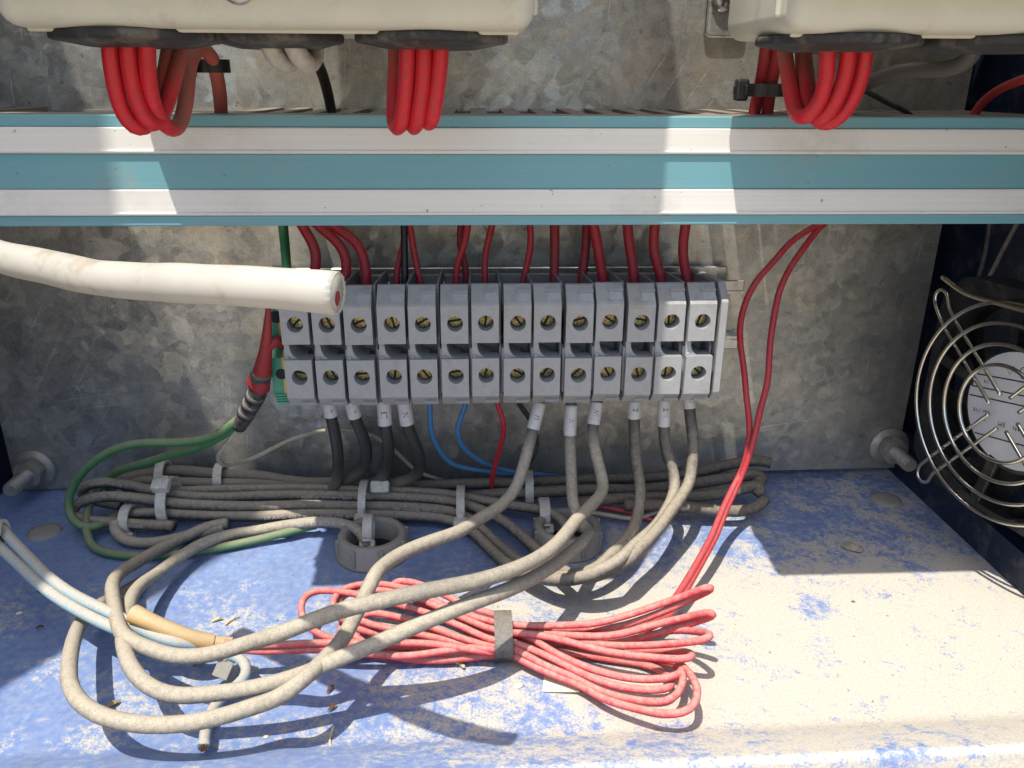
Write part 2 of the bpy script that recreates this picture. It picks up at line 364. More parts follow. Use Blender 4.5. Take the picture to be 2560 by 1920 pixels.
# enclosure floor: tray with a bent front lip
bm = bmesh.new(); xs = [-192+384*i/48 for i in range(49)]
prof = [(14, 0), (-40, 0), (-90, 0), (-136, 0), (-138.5, .4), (-141, 1.6), (-157, 10.4), (-158.5, 10.6), (-159.5, 9), (-160, -30)]
rows = [[bm.verts.new((x, y+(x/384)*5.0*(y/-139), z)) for x in xs] for y, z in prof]
for A, B in zip(rows, rows[1:]):
    for i in range(len(xs)-1): bm.faces.new((A[i], A[i+1], B[i+1], B[i]))
tag(bm_obj('enclosure_floor', bm, 'floor', None, True), kind='structure')
bm = bmesh.new(); box(bm, -196, -192, -200, 40, -60, 416); tag(bm_obj('enclosure_wall_left', bm, 'wall'), kind='structure')
bm = bmesh.new(); box(bm, 190, 194, -200, 40, -60, 416); box(bm, 178, 190, -200, 40, -60, 13)
right_wall = tag(bm_obj('enclosure_wall_right', bm, 'wall'), kind='structure')
bm = bmesh.new(); box(bm, -192, 190, 30, 34, -60, 416); tag(bm_obj('enclosure_wall_back', bm, 'wall'), kind='structure')
bm = bmesh.new(); prism(bm, [(-187, .6), (176.5, 4.2), (183, 8) if False else (176.8, 8), (176.8, 410), (-187, 410)], 'y', 0, 2.0)
bm_post = bmesh.new(); box(bm_post, -222, -210, -240, -202, -60, 720, 1.5, 2); tag(bm_obj('shadow_post', bm_post, 'wall'), kind='structure')  # unseen post, added to cast the shade at the left
plate = tag(bm_obj('mounting_plate', bm, 'galv'), 'galvanised steel mounting plate with mottled spangle behind the terminal row', 'plate')

# ------------------------------------------------------------------ slotted wiring duct
duct = empty('wiring_duct', (0, -33, 117.8), 'pale blue and white striped slotted wiring duct running across the picture', 'wiring duct')
X0, X1 = -191, 177
DZ0, DZ1, DY = 117.8, 147.8, -65.0
bm = bmesh.new(); box(bm, X0, X1, -3, -.2, DZ0+1, DZ1-1); rel(bm_obj('back', bm, 'duct_body', duct))
for nm, za, zb in (('top_wall', DZ1-1.6, DZ1), ('bottom_wall', DZ0, DZ0+1.6)):
    bm = bmesh.new(); box(bm, X0, X1, DY+1.2, -49, za, zb, .3, 1)
    rel(bm_obj(nm, bm, 'duct_body', duct))
    bm = bmesh.new(); x = X0+2; k = 0
    while x < X1-8:                                        # slotted fingers; most bottom ones and a top stretch left out to let sun through
        w = 5.0+random.uniform(-.15, .15); k += 1
        if (nm == 'top_wall' and not -146 < x < -72) or (k % 5 == 0 and x > -60): box(bm, x, x+w, -49, -3, za+random.uniform(-.15, .15), zb, 0)
        x += 9.9
    rel(bm_obj('finger_row', bm, 'duct_body', duct))
for nm, mt, a, b, out in (('blue_stripe', 'duct_blue', DZ0, 120.7, 0), ('white_stripe', 'duct_white', 120.75, 128.0, .5), ('blue_stripe', 'duct_blue', 128.05, 137.6, 0), ('white_stripe', 'duct_white', 137.65, 144.6, .5), ('blue_stripe', 'duct_blue', 144.65, DZ1, -.1)):
    bm = bmesh.new(); box(bm, X0, X1, DY-out, DY+1.2, a, b, .35, 2); rel(bm_obj(nm, bm, mt, duct))
bm = bmesh.new(); box(bm, X0, X1, DY-.9, DY, 137.9, 138.7, .25, 2); box(bm, X0, X1, DY-.9, DY, 121.0, 121.7, .25, 2); rel(bm_obj('rib', bm, 'duct_white', duct))

# ------------------------------------------------------------------ cream enclosures with grommets
def enclosure(label, x0, x1, lx0, lx1, groms, screw=None):
    y0, y1, z0, z1 = -120, -73, 166.5, 430
    e = empty('junction_box', ((x0+x1)/2, (y0+y1)/2, z0), label, 'junction box', 'cream junction boxes above the duct')
    bm = bmesh.new(); box(bm, x0, x1, y0, y1, z0, z1, 4.0, 4); o = rel(bm_obj('shell', bm, 'box', e, True))
    bm = bmesh.new(); box(bm, x0-.9, x1+.9, -113.5, -112.0, z0+3.2, z1, .6, 2); box(bm, x0+3, x1-3, -113.5, -112.0, z0-.6, z0+6, .5, 2); rel(bm_obj('lid_seam', bm, 'box', e, True))
    bm = bmesh.new(); box(bm, lx0, lx1, -131, -119.4, z0+8.5, z1, 1.0, 3); rel(bm_obj('shade_lid', bm, 'box', e, True))  # overhang out of view, added to shade the box front
    for gx, gy, R in groms:
        bm = bmesh.new(); lathe(bm, [(R-2, -.2), (R, 0), (R+.2, .6), (R+.1, 1.5), (R-.4, 1.9), (R*.86, 2.2), (R*.72, 2.7), (R*.60, 3.1), (R*.2, 3.1), (0, 3.1)], (gx, gy, z0), (0, 0, -1), 48)
        g = rel(bm_obj('grommet', bm, 'rubber', e, True))
    if screw:
        bm = bmesh.new(); lathe(bm, [(3.6, -.5), (3.6, .8), (3.0, 1.5), (1.6, 1.6), (1.3, .7), (0, .7)], screw, (0, -1, 0), 28); rel(bm_obj('cover_screw', bm, 'steel', e, True))
    return e
enclosure('wide cream plastic junction box at the upper left, three dark grommets in its base', -94.5, 12.8, -94.5, 12.8, [(-73.5, -100, 18.3), (-44.3, -96, 14.6), (-9.2, -100, 17.0)], (-46.0, -120, 174.2))
enclosure('cream plastic junction box at the upper right, sunlit on its left side', 65, 176, 63, 176, [(83.5, -101, 18.0), (121.5, -101, 18.0), (156, -101, 15.0)])

# mounting tab with cross-head screw on the plate
t = empty('mounting_tab', (84, -1, 190), 'small galvanised mounting tab with a cross-head screw at the top centre', 'bracket')
bm = bmesh.new(); box(bm, 79, 93, -1.6, -.1, 171, 235, 2.2, 4); rel(bm_obj('tab', bm, 'galv', t))
bm = bmesh.new(); lathe(bm, [(3.9, 0), (3.9, .7), (3.2, 1.9), (1.8, 2.6), (0, 2.8)], (84.5, -1.6, 182.5), (0, -1, 0), 28); sc = rel(bm_obj('screw', bm, 'steel', t, True))
bm = bmesh.new(); r45 = Matrix.Rotation(math.radians(20), 3, 'Y')
box(bm, 82.5, 86.5, -4.6, -3.9, 182.0, 183.0, 0, 1, r45); box(bm, 84.0, 85.0, -4.62, -3.9, 180.5, 184.5, 0, 1, r45); rel(bm_obj('cross_slot', bm, 'recess_shade', sc))

# ------------------------------------------------------------------ terminal row on its rail
rail = empty('din_rail', (12, -6, 67), 'zinc plated mounting rail showing at the right end of the terminal row', 'rail')
bm = bmesh.new(); box(bm, -74, 99, -12.5, -11, 84.5, 88.5, .3, 1); box(bm, -74, 99, -12.5, -4.5, 83.4, 84.5); box(bm, -74, 99, -12.5, -11, 62, 66, .3, 1); box(bm, -74, 99, -12.5, -4.5, 66, 67.1); rel(bm_obj('flange', bm, 'steel', rail))
bm = bmesh.new(); box(bm, -76, 94.5, -4.5, -3.0, 60, 92, .3, 1); rel(bm_obj('web', bm, 'steel', rail))
for xx, zz in ((-71, 77.5), (92.0, 70)):
    bm = bmesh.new(); lathe(bm, [(3.2, 0), (3.2, 1.0), (2.4, 2.4), (0, 2.9)], (xx, -4.5, zz), (0, -1, 0), 24); rel(bm_obj('rail_screw', bm, 'steel', rail, True))
BODY = [(-57.5, 61.7), (-57.5, 74.5), (-49.5, 74.0), (-46.5, 71.0), (-43, 71.0), (-43, 79.5), (-57, 79.5), (-57, 91.6), (-56.5, 92.3), (-51.6, 97.0), (-50.8, 97.2), (-49.9, 96.6), (-49.9, 87.0), (-17, 87.0), (-17, 92.0), (-14, 92.0), (-14, 57.6), (-53.2, 57.6)]
def block_body(w):
    bm = bmesh.new(); n = len(BODY)
    A = [bm.verts.new((.05, y, z)) for y, z in BODY]; B = [bm.verts.new((w, y, z)) for y, z in BODY]
    bm.faces.new(A); bm.faces.new(B[::-1])
    for i in range(n):
        j = (i+1) % n
        if i in (0, 6): continue
        bm.faces.new((A[i], B[i], B[j], A[j]))
    for y, za, zb, zc in ((-57.5, 61.7, 74.5, 68.7), (-57, 79.5, 91.6, 85.9)):
        face_hole(bm, [(.05, y, za), (w, y, za), (w, y, zb), (.05, y, zb)], 2.5, (w/2+.2, y, zc), 8.0, (0, 1, 0))
    bmesh.ops.remove_doubles(bm, verts=bm.verts, dist=.002)
    return bm
def mk(bm):
    bmesh.ops.recalc_face_normals(bm, faces=bm.faces); me = bpy.data.meshes.new('m')
    for v in bm.verts: v.co *= S
    bm.to_mesh(me); bm.free(); return me
ME = {}
ME['body'] = mk(block_body(8.6))
bm = bmesh.new(); prism(bm, [(-51.5, 58.2), (-52.3, 60), (-52.3, 76.6), (-50.2, 78.5), (-50.2, 96.2), (-49.6, 97.0), (-14, 93.6), (-14, 58.2)], 'x', 8.75, 9.45); ME['side_wall'] = mk(bm)
bm = bmesh.new(); q = [(.1, 79.4), (.1, 74.0), (6.0, 74.0)]+[(1.7+3.2*(1-math.cos(a)), 78.4-4.2*math.sin(a)) for a in (math.pi/2*.98, 1.2, .9, .6, .3, 0)]+[(1.7, 79.4)]
prism(bm, q, 'y', -55.5, -44); ME['web'] = mk(bm)
fd = Vector((0, 4.9, 4.7)).normalized()         # the sloping upper facet
def facet_plate(x0, x1, a, b, proud, p0, d, nrm):
    bm = bmesh.new(); p0 = Vector(p0); d = Vector(d).normalized(); nrm = Vector(nrm).normalized(); vs_ = []
    for k in (-.6, proud):
        for (x, s_) in ((x0, a), (x1, a), (x1, b), (x0, b)): vs_.append(bm.verts.new(p0+Vector((x, 0, 0))+d*s_+nrm*k))
    for f in ((0, 1, 2, 3), (4, 7, 6, 5), (0, 4, 5, 1), (1, 5, 6, 2), (2, 6, 7, 3), (3, 7, 4, 0)): bm.faces.new([vs_[i] for i in f])
    return bm
ME['marker'] = mk(facet_plate(4.3, 8.4, .7, 3.5, .14, (0, -56.5, 92.3), fd, (0, -fd.z, fd.y)))
b_ = facet_plate(3.9, 8.6, 3.55, 4.6, .75, (0, -56.5, 92.3), fd, (0, -fd.z, fd.y)); ME['marker_ridge'] = mk(b_)
ld = Vector((0, 4.3, -4.1)).normalized()
ME['marker_slot'] = mk(facet_plate(4.2, 8.2, 1.2, 3.0, .14, (0, -57.5, 61.7), ld, (0, ld.z, -ld.y)))
ME['marker_rim'] = mk(facet_plate(4.0, 8.6, 3.1, 4.4, .7, (0, -57.5, 61.7), ld, (0, ld.z, -ld.y)))
bm = bmesh.new(); box(bm, .2, 1.5, -56.2, -52, 73.0, 75.2, .2, 1); box(bm, -.55, .25, -54.6, -50, 62, 77.0, .2, 1); ME['latch'] = mk(bm)
def screw_mesh():
    bm = bmesh.new(); r = 2.3; n = 24
    lathe(bm, [(r, 1.2), (r, .25), (r-.25, 0), (0, 0)], (0, 0, 0), (0, 1, 0), n); return bm
bm = screw_mesh(); ME['screw'] = mk(bm)
bm = bmesh.new(); box(bm, -.36, .36, -.06, .4, -2.12, 2.12); ME['slot'] = mk(bm)
ORD = ['first', 'second', 'third', 'fourth', 'fifth', 'sixth', 'seventh', 'eighth', 'ninth', 'tenth', 'eleventh', 'twelfth', 'thirteenth', 'last']
extra = ['leftmost, next to the green and yellow earth terminal', 'under the cut end of the white cable', 'above the L3 sleeve', 'with the black printed wire on top', 'above the gap before the blue wires', 'with two crossing thin red wires', 'with one thin red wire', 'in the middle right of the row', 'above the U sleeve', 'above the 1 V sleeve', 'above the 1 W sleeve', 'third from the right end', 'half in sunlight', 'fully sunlit at the right end']
for i in range(14):
    bx = -60.2+9.8*i; jz = random.uniform(-.2, .2)+.012*i; jy = random.uniform(-.25, .25)
    b = empty('terminal_block', (bx, jy, jz), 'grey terminal block, %s from left, %s' % (ORD[i], extra[i]) if i < 13 else 'grey screw terminal block, last of the row, fully sunlit at the right end', 'terminal block', 'row of grey terminal blocks')
    b.rotation_euler.y = math.radians(random.uniform(-.18, .18))
    for nm, mt in (('body', 'grey'), ('side_wall', 'grey_dark'), ('web', 'grey'), ('marker', 'marker'), ('marker_ridge', 'grey'), ('marker_slot', 'grey_dark'), ('marker_rim', 'grey'), ('latch', 'grey')):
        me = ME[nm]
        if not me.materials: me.materials.append(M[mt])
        o = bpy.data.objects.new(nm, me); COL.objects.link(o); o.parent = b
    for zc, y in ((85.9, -57), (68.7, -57.5)):
        for nm, mt in (('screw', 'zinc'), ('slot', 'recess_shade')):
            if not ME[nm].materials: ME[nm].materials.append(M[mt])
        s_ = bpy.data.objects.new('screw', ME['screw']); COL.objects.link(s_); s_.parent = b; dp = random.uniform(3.4, 4.8)
        s_.location = Vector((8.6/2+.2, y+dp, zc))*S; s_.rotation_euler.y = random.uniform(0, math.pi)
        k_ = bpy.data.objects.new('slot', ME['slot']); COL.objects.link(k_); k_.parent = s_
bm = bmesh.new(); prism(bm, [(-53, 58), (-57, 62), (-57, 92.5), (-51, 97.6), (-14, 94), (-14, 58)], 'x', 77.0, 79.3)
bmesh.ops.bevel(bm, geom=bm.edges[:], offset=.25, segments=1, affect='EDGES')
tag(bm_obj('end_cover', bm, 'grey'), 'thin grey end plate closing the right end of the terminal row', 'end plate')
# earth terminal
e = empty('earth_terminal', (-62.6, -30, 58), 'green and yellow earth terminal at the left end of the row', 'terminal block')
for nm, mt, xa, xb in (('green_half', 'pe_green', -66.0, -62.6), ('yellow_half', 'pe_yellow', -62.55, -60.7)):
    bm = bmesh.new(); prism(bm, [(-51.5, 61), (-51.5, 73.5), (-46, 76), (-44, 79), (-51, 79.4), (-51, 95), (-46, 98), (-14, 94), (-14, 58), (-49, 58)], 'x', xa, xb); rel(bm_obj(nm, bm, mt, e))
for zc, r in ((87, 2.0), (68, 1.8)):
    bm = bmesh.new(); lathe(bm, [(r, -.2), (r, .07), (0, .06)], (-62.9, -51.6 if zc < 80 else -51.1, zc), (0, -1, 0), 24); rel(bm_obj('screw_hole_shade', bm, 'recess_shade', e))  # flat black discs painted in for the shade of the screw holes
for k in range(4):
    bm = bmesh.new(); box(bm, -65.5, -60.8, -52.2+k*.6, -49, 60.6-k*1.1, 61.2-k*1.1); rel(bm_obj('tooth', bm, 'pe_green', e))

# ------------------------------------------------------------------ wires and cables
WIRES = [
 ('feed_wire', 'green earth wire dropping from the duct at the left end of the terminal row', 'wire', 'red feed wires between duct and terminal blocks', 'green_dark', 3.3, '-64.2,-24.0,116.6 -64.3,-24.0,110.6 -64.8,-22.0,104.4 -65.4,-20.0,95.5 -65.7,-21.0,90.1'),
 ('feed_wire', 'leftmost thick red wire curving down behind the cut end of the white cable', 'wire', 'red feed wires between duct and terminal blocks', 'red', 3.5, '-60.1,-24.0,116.5 -57.9,-24.0,110.6 -55.1,-24.8,106.0 -53.8,-25.5,102.3 -54.3,-26.2,96.5 -56.4,-27.0,91.5 -56.7,-28.0,86.2'),
 ('feed_wire', 'second thick red wire from the left, bending into the second terminal block', 'wire', 'red feed wires between duct and terminal blocks', 'red', 3.5, '-56.8,-24.0,116.5 -52.3,-24.0,110.6 -46.9,-24.8,106.0 -44.1,-25.5,101.5 -43.8,-26.2,96.0 -45.5,-27.0,91.5 -45.7,-28.0,86.1'),
 ('feed_wire', 'third thick red wire from the left, bending into the third terminal block', 'wire', 'red feed wires between duct and terminal blocks', 'red', 3.5, '-51.8,-24.0,116.5 -47.1,-24.0,110.5 -41.5,-24.8,106.7 -38.6,-25.5,102.9 -37.5,-26.2,98.4 -37.4,-27.0,91.7 -37.6,-28.0,86.3'),
 ('feed_wire', 'black wire with white print entering the fourth terminal block', 'wire', 'red feed wires between duct and terminal blocks', 'black_print', 2.4, '-23.8,-24.0,116.5 -23.9,-24.0,110.5 -24.0,-26.0,102.3 -24.1,-28.0,92.4 -24.3,-29.0,87.0'),
 ('feed_wire', 'thin red wire half hidden behind the black printed wire', 'wire', 'red feed wires between duct and terminal blocks', 'red', 2.3, '-22.9,-20.0,115.9 -23.8,-20.0,109.8 -24.6,-21.2,104.1 -25.6,-22.5,100.2 -26.9,-23.8,96.6 -27.2,-25.0,91.1 -27.3,-26.0,85.7'),
 ('feed_wire', 'thin red wire right of the black printed wire, into the fifth terminal block', 'wire', 'red feed wires between duct and terminal blocks', 'red', 2.3, '-22.6,-24.0,116.5 -21.9,-24.0,110.5 -21.0,-25.0,103.6 -20.0,-26.0,97.1 -18.8,-27.0,91.6 -18.9,-28.0,86.2'),
 ('feed_wire', 'front thin red wire of the crossing pair in the sixth terminal block', 'wire', 'red feed wires between duct and terminal blocks', 'red', 2.4, '-1.4,-27.0,116.9 -2.5,-27.0,110.9 -3.6,-27.7,104.9 -6.4,-28.3,97.9 -6.5,-29.0,92.0 -6.6,-30.0,86.6'),
 ('feed_wire', 'rear thin red wire of the crossing pair in the sixth terminal block', 'wire', 'red feed wires between duct and terminal blocks', 'red_dull', 2.4, '-4.2,-22.0,116.1 -4.8,-22.0,110.1 -5.4,-22.5,105.4 -4.2,-23.0,99.9 -3.4,-23.5,96.4 -3.3,-24.0,90.7 -3.4,-25.0,85.3'),
 ('feed_wire', 'single thin red wire into the seventh terminal block', 'wire', 'red feed wires between duct and terminal blocks', 'red', 2.3, '7.5,-24.0,116.4 5.7,-24.0,110.4 3.5,-25.0,101.6 3.1,-26.0,96.9 3.3,-27.0,91.9 3.3,-28.0,86.5'),
 ('feed_wire', 'thin red wire kinked to the left into the eighth terminal block', 'wire', 'red feed wires between duct and terminal blocks', 'red', 2.3, '18.3,-24.0,116.8 18.7,-24.0,110.8 19.1,-25.0,104.7 17.8,-26.0,98.1 16.3,-27.0,91.6 16.3,-28.0,86.2'),
 ('feed_wire', 'straight dull red wire into the ninth terminal block', 'wire', 'red feed wires between duct and terminal blocks', 'red_dull', 3.3, '26.8,-24.0,116.8 27.1,-24.0,110.7 27.3,-25.0,102.6 27.2,-26.0,96.4 27.0,-27.0,91.3 27.0,-28.0,85.9'),
 ('feed_wire', 'thick red wire leaning left into the tenth terminal block', 'wire', 'red feed wires between duct and terminal blocks', 'red_dull', 3.3, '38.6,-21.0,116.3 38.6,-21.0,110.2 38.4,-22.0,102.8 37.4,-23.0,94.0 37.1,-24.0,90.5 37.2,-25.0,85.0'),
 ('feed_wire', 'thick red wire crossing in front and leaning right into the eleventh terminal block', 'wire', 'red feed wires between duct and terminal blocks', 'red', 3.5, '38.2,-28.0,117.4 39.9,-28.0,111.4 41.9,-28.3,102.5 43.2,-28.7,95.2 44.2,-29.0,91.9 44.2,-30.0,86.6'),
 ('feed_wire', 'thick red wire into the twelfth terminal block, third from the right', 'wire', 'red feed wires between duct and terminal blocks', 'red', 3.5, '51.5,-24.0,116.7 52.2,-24.0,110.7 52.7,-25.0,105.4 54.2,-26.0,97.9 55.0,-27.0,91.5 55.1,-28.0,86.1'),
 ('feed_wire', 'thick red wire into the thirteenth terminal block, second from the right', 'wire', 'red feed wires between duct and terminal blocks', 'red', 3.5, '61.6,-24.0,116.7 61.6,-24.0,110.6 61.2,-25.0,104.5 62.7,-26.0,97.9 64.8,-27.0,91.8 64.9,-28.0,86.3'),
 ('feed_wire', 'thick red wire into the last terminal block at the right end', 'wire', 'red feed wires between duct and terminal blocks', 'red', 3.5, '72.6,-24.0,116.7 72.2,-24.0,110.6 71.6,-25.0,103.2 72.4,-26.0,97.0 73.9,-27.0,91.4 74.1,-28.0,86.0'),
 ('loop_wire', 'left strand of the red wire loops under the first grommet', 'wire', 'thick red loops hanging from the enclosure grommets', 'red_loop', 3.8, '-81.1,-98.0,165.5 -81.7,-98.0,162.2 -82.3,-96.8,156.4 -82.5,-95.6,151.3 -81.6,-94.4,146.9 -79.6,-93.2,145.5 -78.2,-88.5,147.5 -76.0,-85.0,154.8 -74.7,-81.5,162.1 -74.5,-78.0,166.8'),
 ('loop_wire', 'middle strand of the red wire loops under the first grommet', 'wire', 'thick red loops hanging from the enclosure grommets', 'red_loop', 3.8, '-76.5,-99.0,166.9 -77.1,-99.0,163.6 -78.1,-97.6,158.8 -78.4,-96.2,153.9 -77.9,-94.9,148.8 -76.1,-93.5,146.0 -74.4,-88.1,151.2 -72.4,-84.1,158.4 -71.9,-80.0,163.6 -71.9,-76.0,167.3'),
 ('loop_wire', 'right strand of the red wire loops under the first grommet, turning over into the duct', 'wire', 'thick red loops hanging from the enclosure grommets', 'red_loop', 3.8, '-72.1,-100.0,166.9 -72.6,-100.0,163.6 -74.3,-97.0,158.8 -75.5,-94.0,152.6 -75.2,-91.0,147.3 -74.4,-88.0,145.2 -73.9,-81.5,146.2 -73.2,-78.0,150.9 -73.0,-74.5,156.4 -73.1,-71.0,160.5 -72.6,-67.5,163.6 -71.3,-64.0,164.7 -70.3,-60.5,162.7 -70.7,-57.0,158.2 -71.4,-53.5,153.4 -72.8,-50.0,146.9'),
 ('loop_wire', 'left strand of three red loops hanging over the middle of the duct', 'wire', 'thick red loops hanging from the enclosure grommets', 'red_loop', 3.8, '-14.7,-98.0,168.8 -14.8,-98.0,165.4 -15.6,-96.8,156.7 -16.4,-95.6,151.6 -17.7,-94.4,145.9 -19.5,-90.4,145.9 -19.5,-87.6,151.4 -19.1,-84.8,158.7 -18.9,-82.0,166.1'),
 ('loop_wire', 'middle strand of three red loops hanging over the middle of the duct', 'wire', 'thick red loops hanging from the enclosure grommets', 'red_loop', 3.8, '-11.0,-98.0,168.8 -11.1,-98.0,165.4 -11.7,-96.8,156.7 -12.9,-95.6,150.3 -13.8,-94.4,145.9 -15.3,-90.4,146.1 -15.0,-87.6,153.2 -14.7,-84.8,160.6 -14.4,-82.0,167.0'),
 ('loop_wire', 'right strand of three red loops hanging over the middle of the duct', 'wire', 'thick red loops hanging from the enclosure grommets', 'red_loop', 3.8, '-7.1,-98.0,168.8 -7.2,-98.0,165.5 -7.8,-96.8,159.2 -9.1,-95.6,151.6 -10.3,-94.4,147.0 -11.5,-90.4,147.2 -11.1,-87.6,153.3 -10.8,-84.8,160.6 -10.5,-82.0,167.0'),
 ('loop_wire', 'left strand of the red loops on the right, its rear leg brown with dust', 'wire', 'thick red loops hanging from the enclosure grommets', 'red_loop', 3.8, '81.3,-100.0,168.3 81.8,-100.0,164.9 83.0,-98.8,159.7 83.4,-97.6,154.6 82.3,-96.4,150.3 80.1,-95.2,148.5 79.6,-90.5,150.4 79.1,-87.0,155.8 78.8,-83.5,161.2 78.5,-80.0,166.8'),
 ('loop_wire', 'middle strand of the red loops on the right', 'wire', 'thick red loops hanging from the enclosure grommets', 'red_loop', 3.8, '86.4,-100.0,168.3 86.9,-100.0,164.9 87.8,-98.7,159.7 87.4,-97.4,154.6 86.1,-96.0,149.8 83.9,-94.7,147.8 83.1,-89.6,151.3 82.8,-85.7,157.4 83.5,-81.8,162.1 84.0,-78.0,167.9'),
 ('loop_wire', 'outermost right strand of the red loops on the right', 'wire', 'thick red loops hanging from the enclosure grommets', 'red_loop', 3.8, '91.1,-98.0,168.2 91.7,-98.0,164.8 92.5,-96.8,159.7 92.2,-95.6,154.6 91.1,-94.4,150.3 88.6,-93.2,147.4 86.1,-92.0,147.4 85.6,-86.6,150.8 85.1,-82.4,157.4 85.3,-78.2,163.2 86.1,-74.0,168.1'),
 ('riser_wire', 'left one of two dark red wires with a black tie behind the right box', 'wire', 'dark red wires tied behind the right-hand box', 'red_dull', 3.6, '83.8,-52.0,172.2 84.6,-50.0,163.9 85.5,-46.0,156.8 85.9,-42.0,148.2 85.8,-42.0,142.4'),
 ('riser_wire', 'right one of two dark red wires with a black tie behind the right box', 'wire', 'dark red wires tied behind the right-hand box', 'red_dull', 3.6, '86.5,-54.0,172.1 87.6,-52.0,164.9 88.1,-48.0,157.4 89.2,-44.0,148.3 89.4,-44.0,142.5'),
 ('feeder_cable', 'left one of two short cream cables under the middle grommet', 'wire', None, 'cream', 4.6, '-46.7,-100.0,169.2 -46.4,-98.0,165.6 -45.8,-96.0,161.9 -44.3,-92.0,160.3 -42.9,-86.0,162.2 -42.0,-84.0,169.4'),
 ('feeder_cable', 'right one of two short cream cables under the middle grommet', 'wire', None, 'cream', 4.6, '-41.1,-102.0,169.1 -40.8,-100.0,165.6 -39.8,-98.0,161.9 -38.7,-94.0,160.0 -37.9,-88.0,162.2 -37.4,-86.0,169.3'),
 ('feeder_cable', 'black cable slanting down behind the cream cables into the duct', 'wire', None, 'black_dust', 3.2, '-45.6,-60.0,165.8 -44.4,-45.0,160.0 -44.7,-30.0,149.5 -44.4,-28.0,142.5'),
 ('feeder_cable', 'grey cable leaving the rightmost grommet and running left behind the red loops', 'wire', None, 'greydust', 4.0, '119.7,-95.0,170.0 121.4,-93.0,164.8 121.7,-90.0,161.8 120.4,-84.0,160.2 116.0,-72.0,159.9 114.2,-60.0,157.9 115.0,-48.0,155.1 115.7,-40.0,150.6 116.4,-38.0,143.4'),
 ('thin_wire', 'thin black wire slanting down to the duct behind the right red loops', 'wire', None, 'black_dust', 1.6, '110.2,-50.0,157.0 117.1,-48.0,154.4 125.8,-45.0,151.0 135.8,-40.0,147.7 139.8,-40.0,143.6'),
 ('thin_wire', 'dull red wire in the dark corner above the duct at the far right', 'wire', None, 'red_dull', 2.6, '156.4,-70.0,159.8 154.6,-60.0,157.2 154.5,-50.0,153.8 153.6,-45.0,149.1 152.9,-45.0,143.9'),
 ('supply_lead', 'black lead with a white L sleeve, leftmost of the four', 'cable', 'black labelled leads under the first terminal blocks', 'blackrub', 4.2, '-51.4,-38.0,63.6 -51.4,-38.0,55.6 -51.1,-38.0,51.3 -50.8,-38.0,47.1 -50.1,-36.0,37.4 -50.7,-32.0,28.2 -52.7,-26.0,17.7 -56.2,-20.0,9.3 -63.0,-18.0,5.9'),
 ('supply_lead', 'black lead with a white L sleeve, second of the four, bending back left', 'cable', 'black labelled leads under the first terminal blocks', 'blackrub', 4.2, '-43.6,-38.0,63.5 -43.6,-38.0,55.5 -43.3,-38.0,51.2 -42.6,-38.0,46.6 -40.7,-36.0,39.1 -40.1,-33.0,32.2 -42.4,-27.0,22.6 -48.1,-21.0,15.0 -54.7,-15.0,9.7 -68.6,-12.0,8.2 -87.6,-10.0,10.4 -106.1,-10.0,11.9 -119.1,-10.0,13.4 -131.9,-12.0,12.4 -138.0,-15.0,11.5 -140.6,-20.0,10.9'),
 ('supply_lead', 'black lead with a long white L3 sleeve', 'cable', 'black labelled leads under the first terminal blocks', 'blackrub', 4.2, '-32.3,-38.0,63.4 -32.3,-38.0,55.4 -32.3,-38.0,51.0 -32.1,-39.0,44.3 -31.6,-38.0,37.1 -32.0,-35.0,31.1 -34.0,-29.0,22.2 -38.3,-22.0,13.1 -47.5,-17.0,8.0 -68.1,-15.0,7.3 -86.8,-14.0,8.6 -105.2,-14.0,9.4 -118.2,-14.0,10.2 -130.0,-17.0,12.4 -133.6,-22.0,12.2'),
 ('supply_lead', 'black lead with a white N sleeve, rightmost of the four', 'cable', 'black labelled leads under the first terminal blocks', 'blackrub', 4.2, '-25.5,-38.0,63.3 -25.5,-38.0,55.3 -25.1,-38.0,50.9 -24.5,-39.0,44.2 -22.7,-38.0,37.9 -21.0,-35.0,30.1 -21.5,-30.0,22.3 -25.3,-24.0,15.4 -33.3,-19.0,10.7 -46.8,-12.0,5.9 -63.1,-9.0,4.9'),
 ('bundle_cable', 'top strand of the tied bundle, running right into the second conduit ring', 'cable', 'dusty printed cables tied in the left bundle', 'bundledust', 3.9, '-126.8,-24.0,12.8 -115.5,-22.0,10.3 -102.9,-21.0,10.0 -85.1,-20.0,9.6 -67.5,-20.0,9.5 -45.4,-21.0,8.9 -27.6,-22.0,8.6 -9.6,-25.0,8.3 -0.8,-28.0,7.9 7.9,-31.0,7.8 14.2,-33.0,7.4 21.2,-36.0,8.0 28.4,-42.0,8.3 31.6,-50.0,8.0 32.7,-54.0,3.8'),
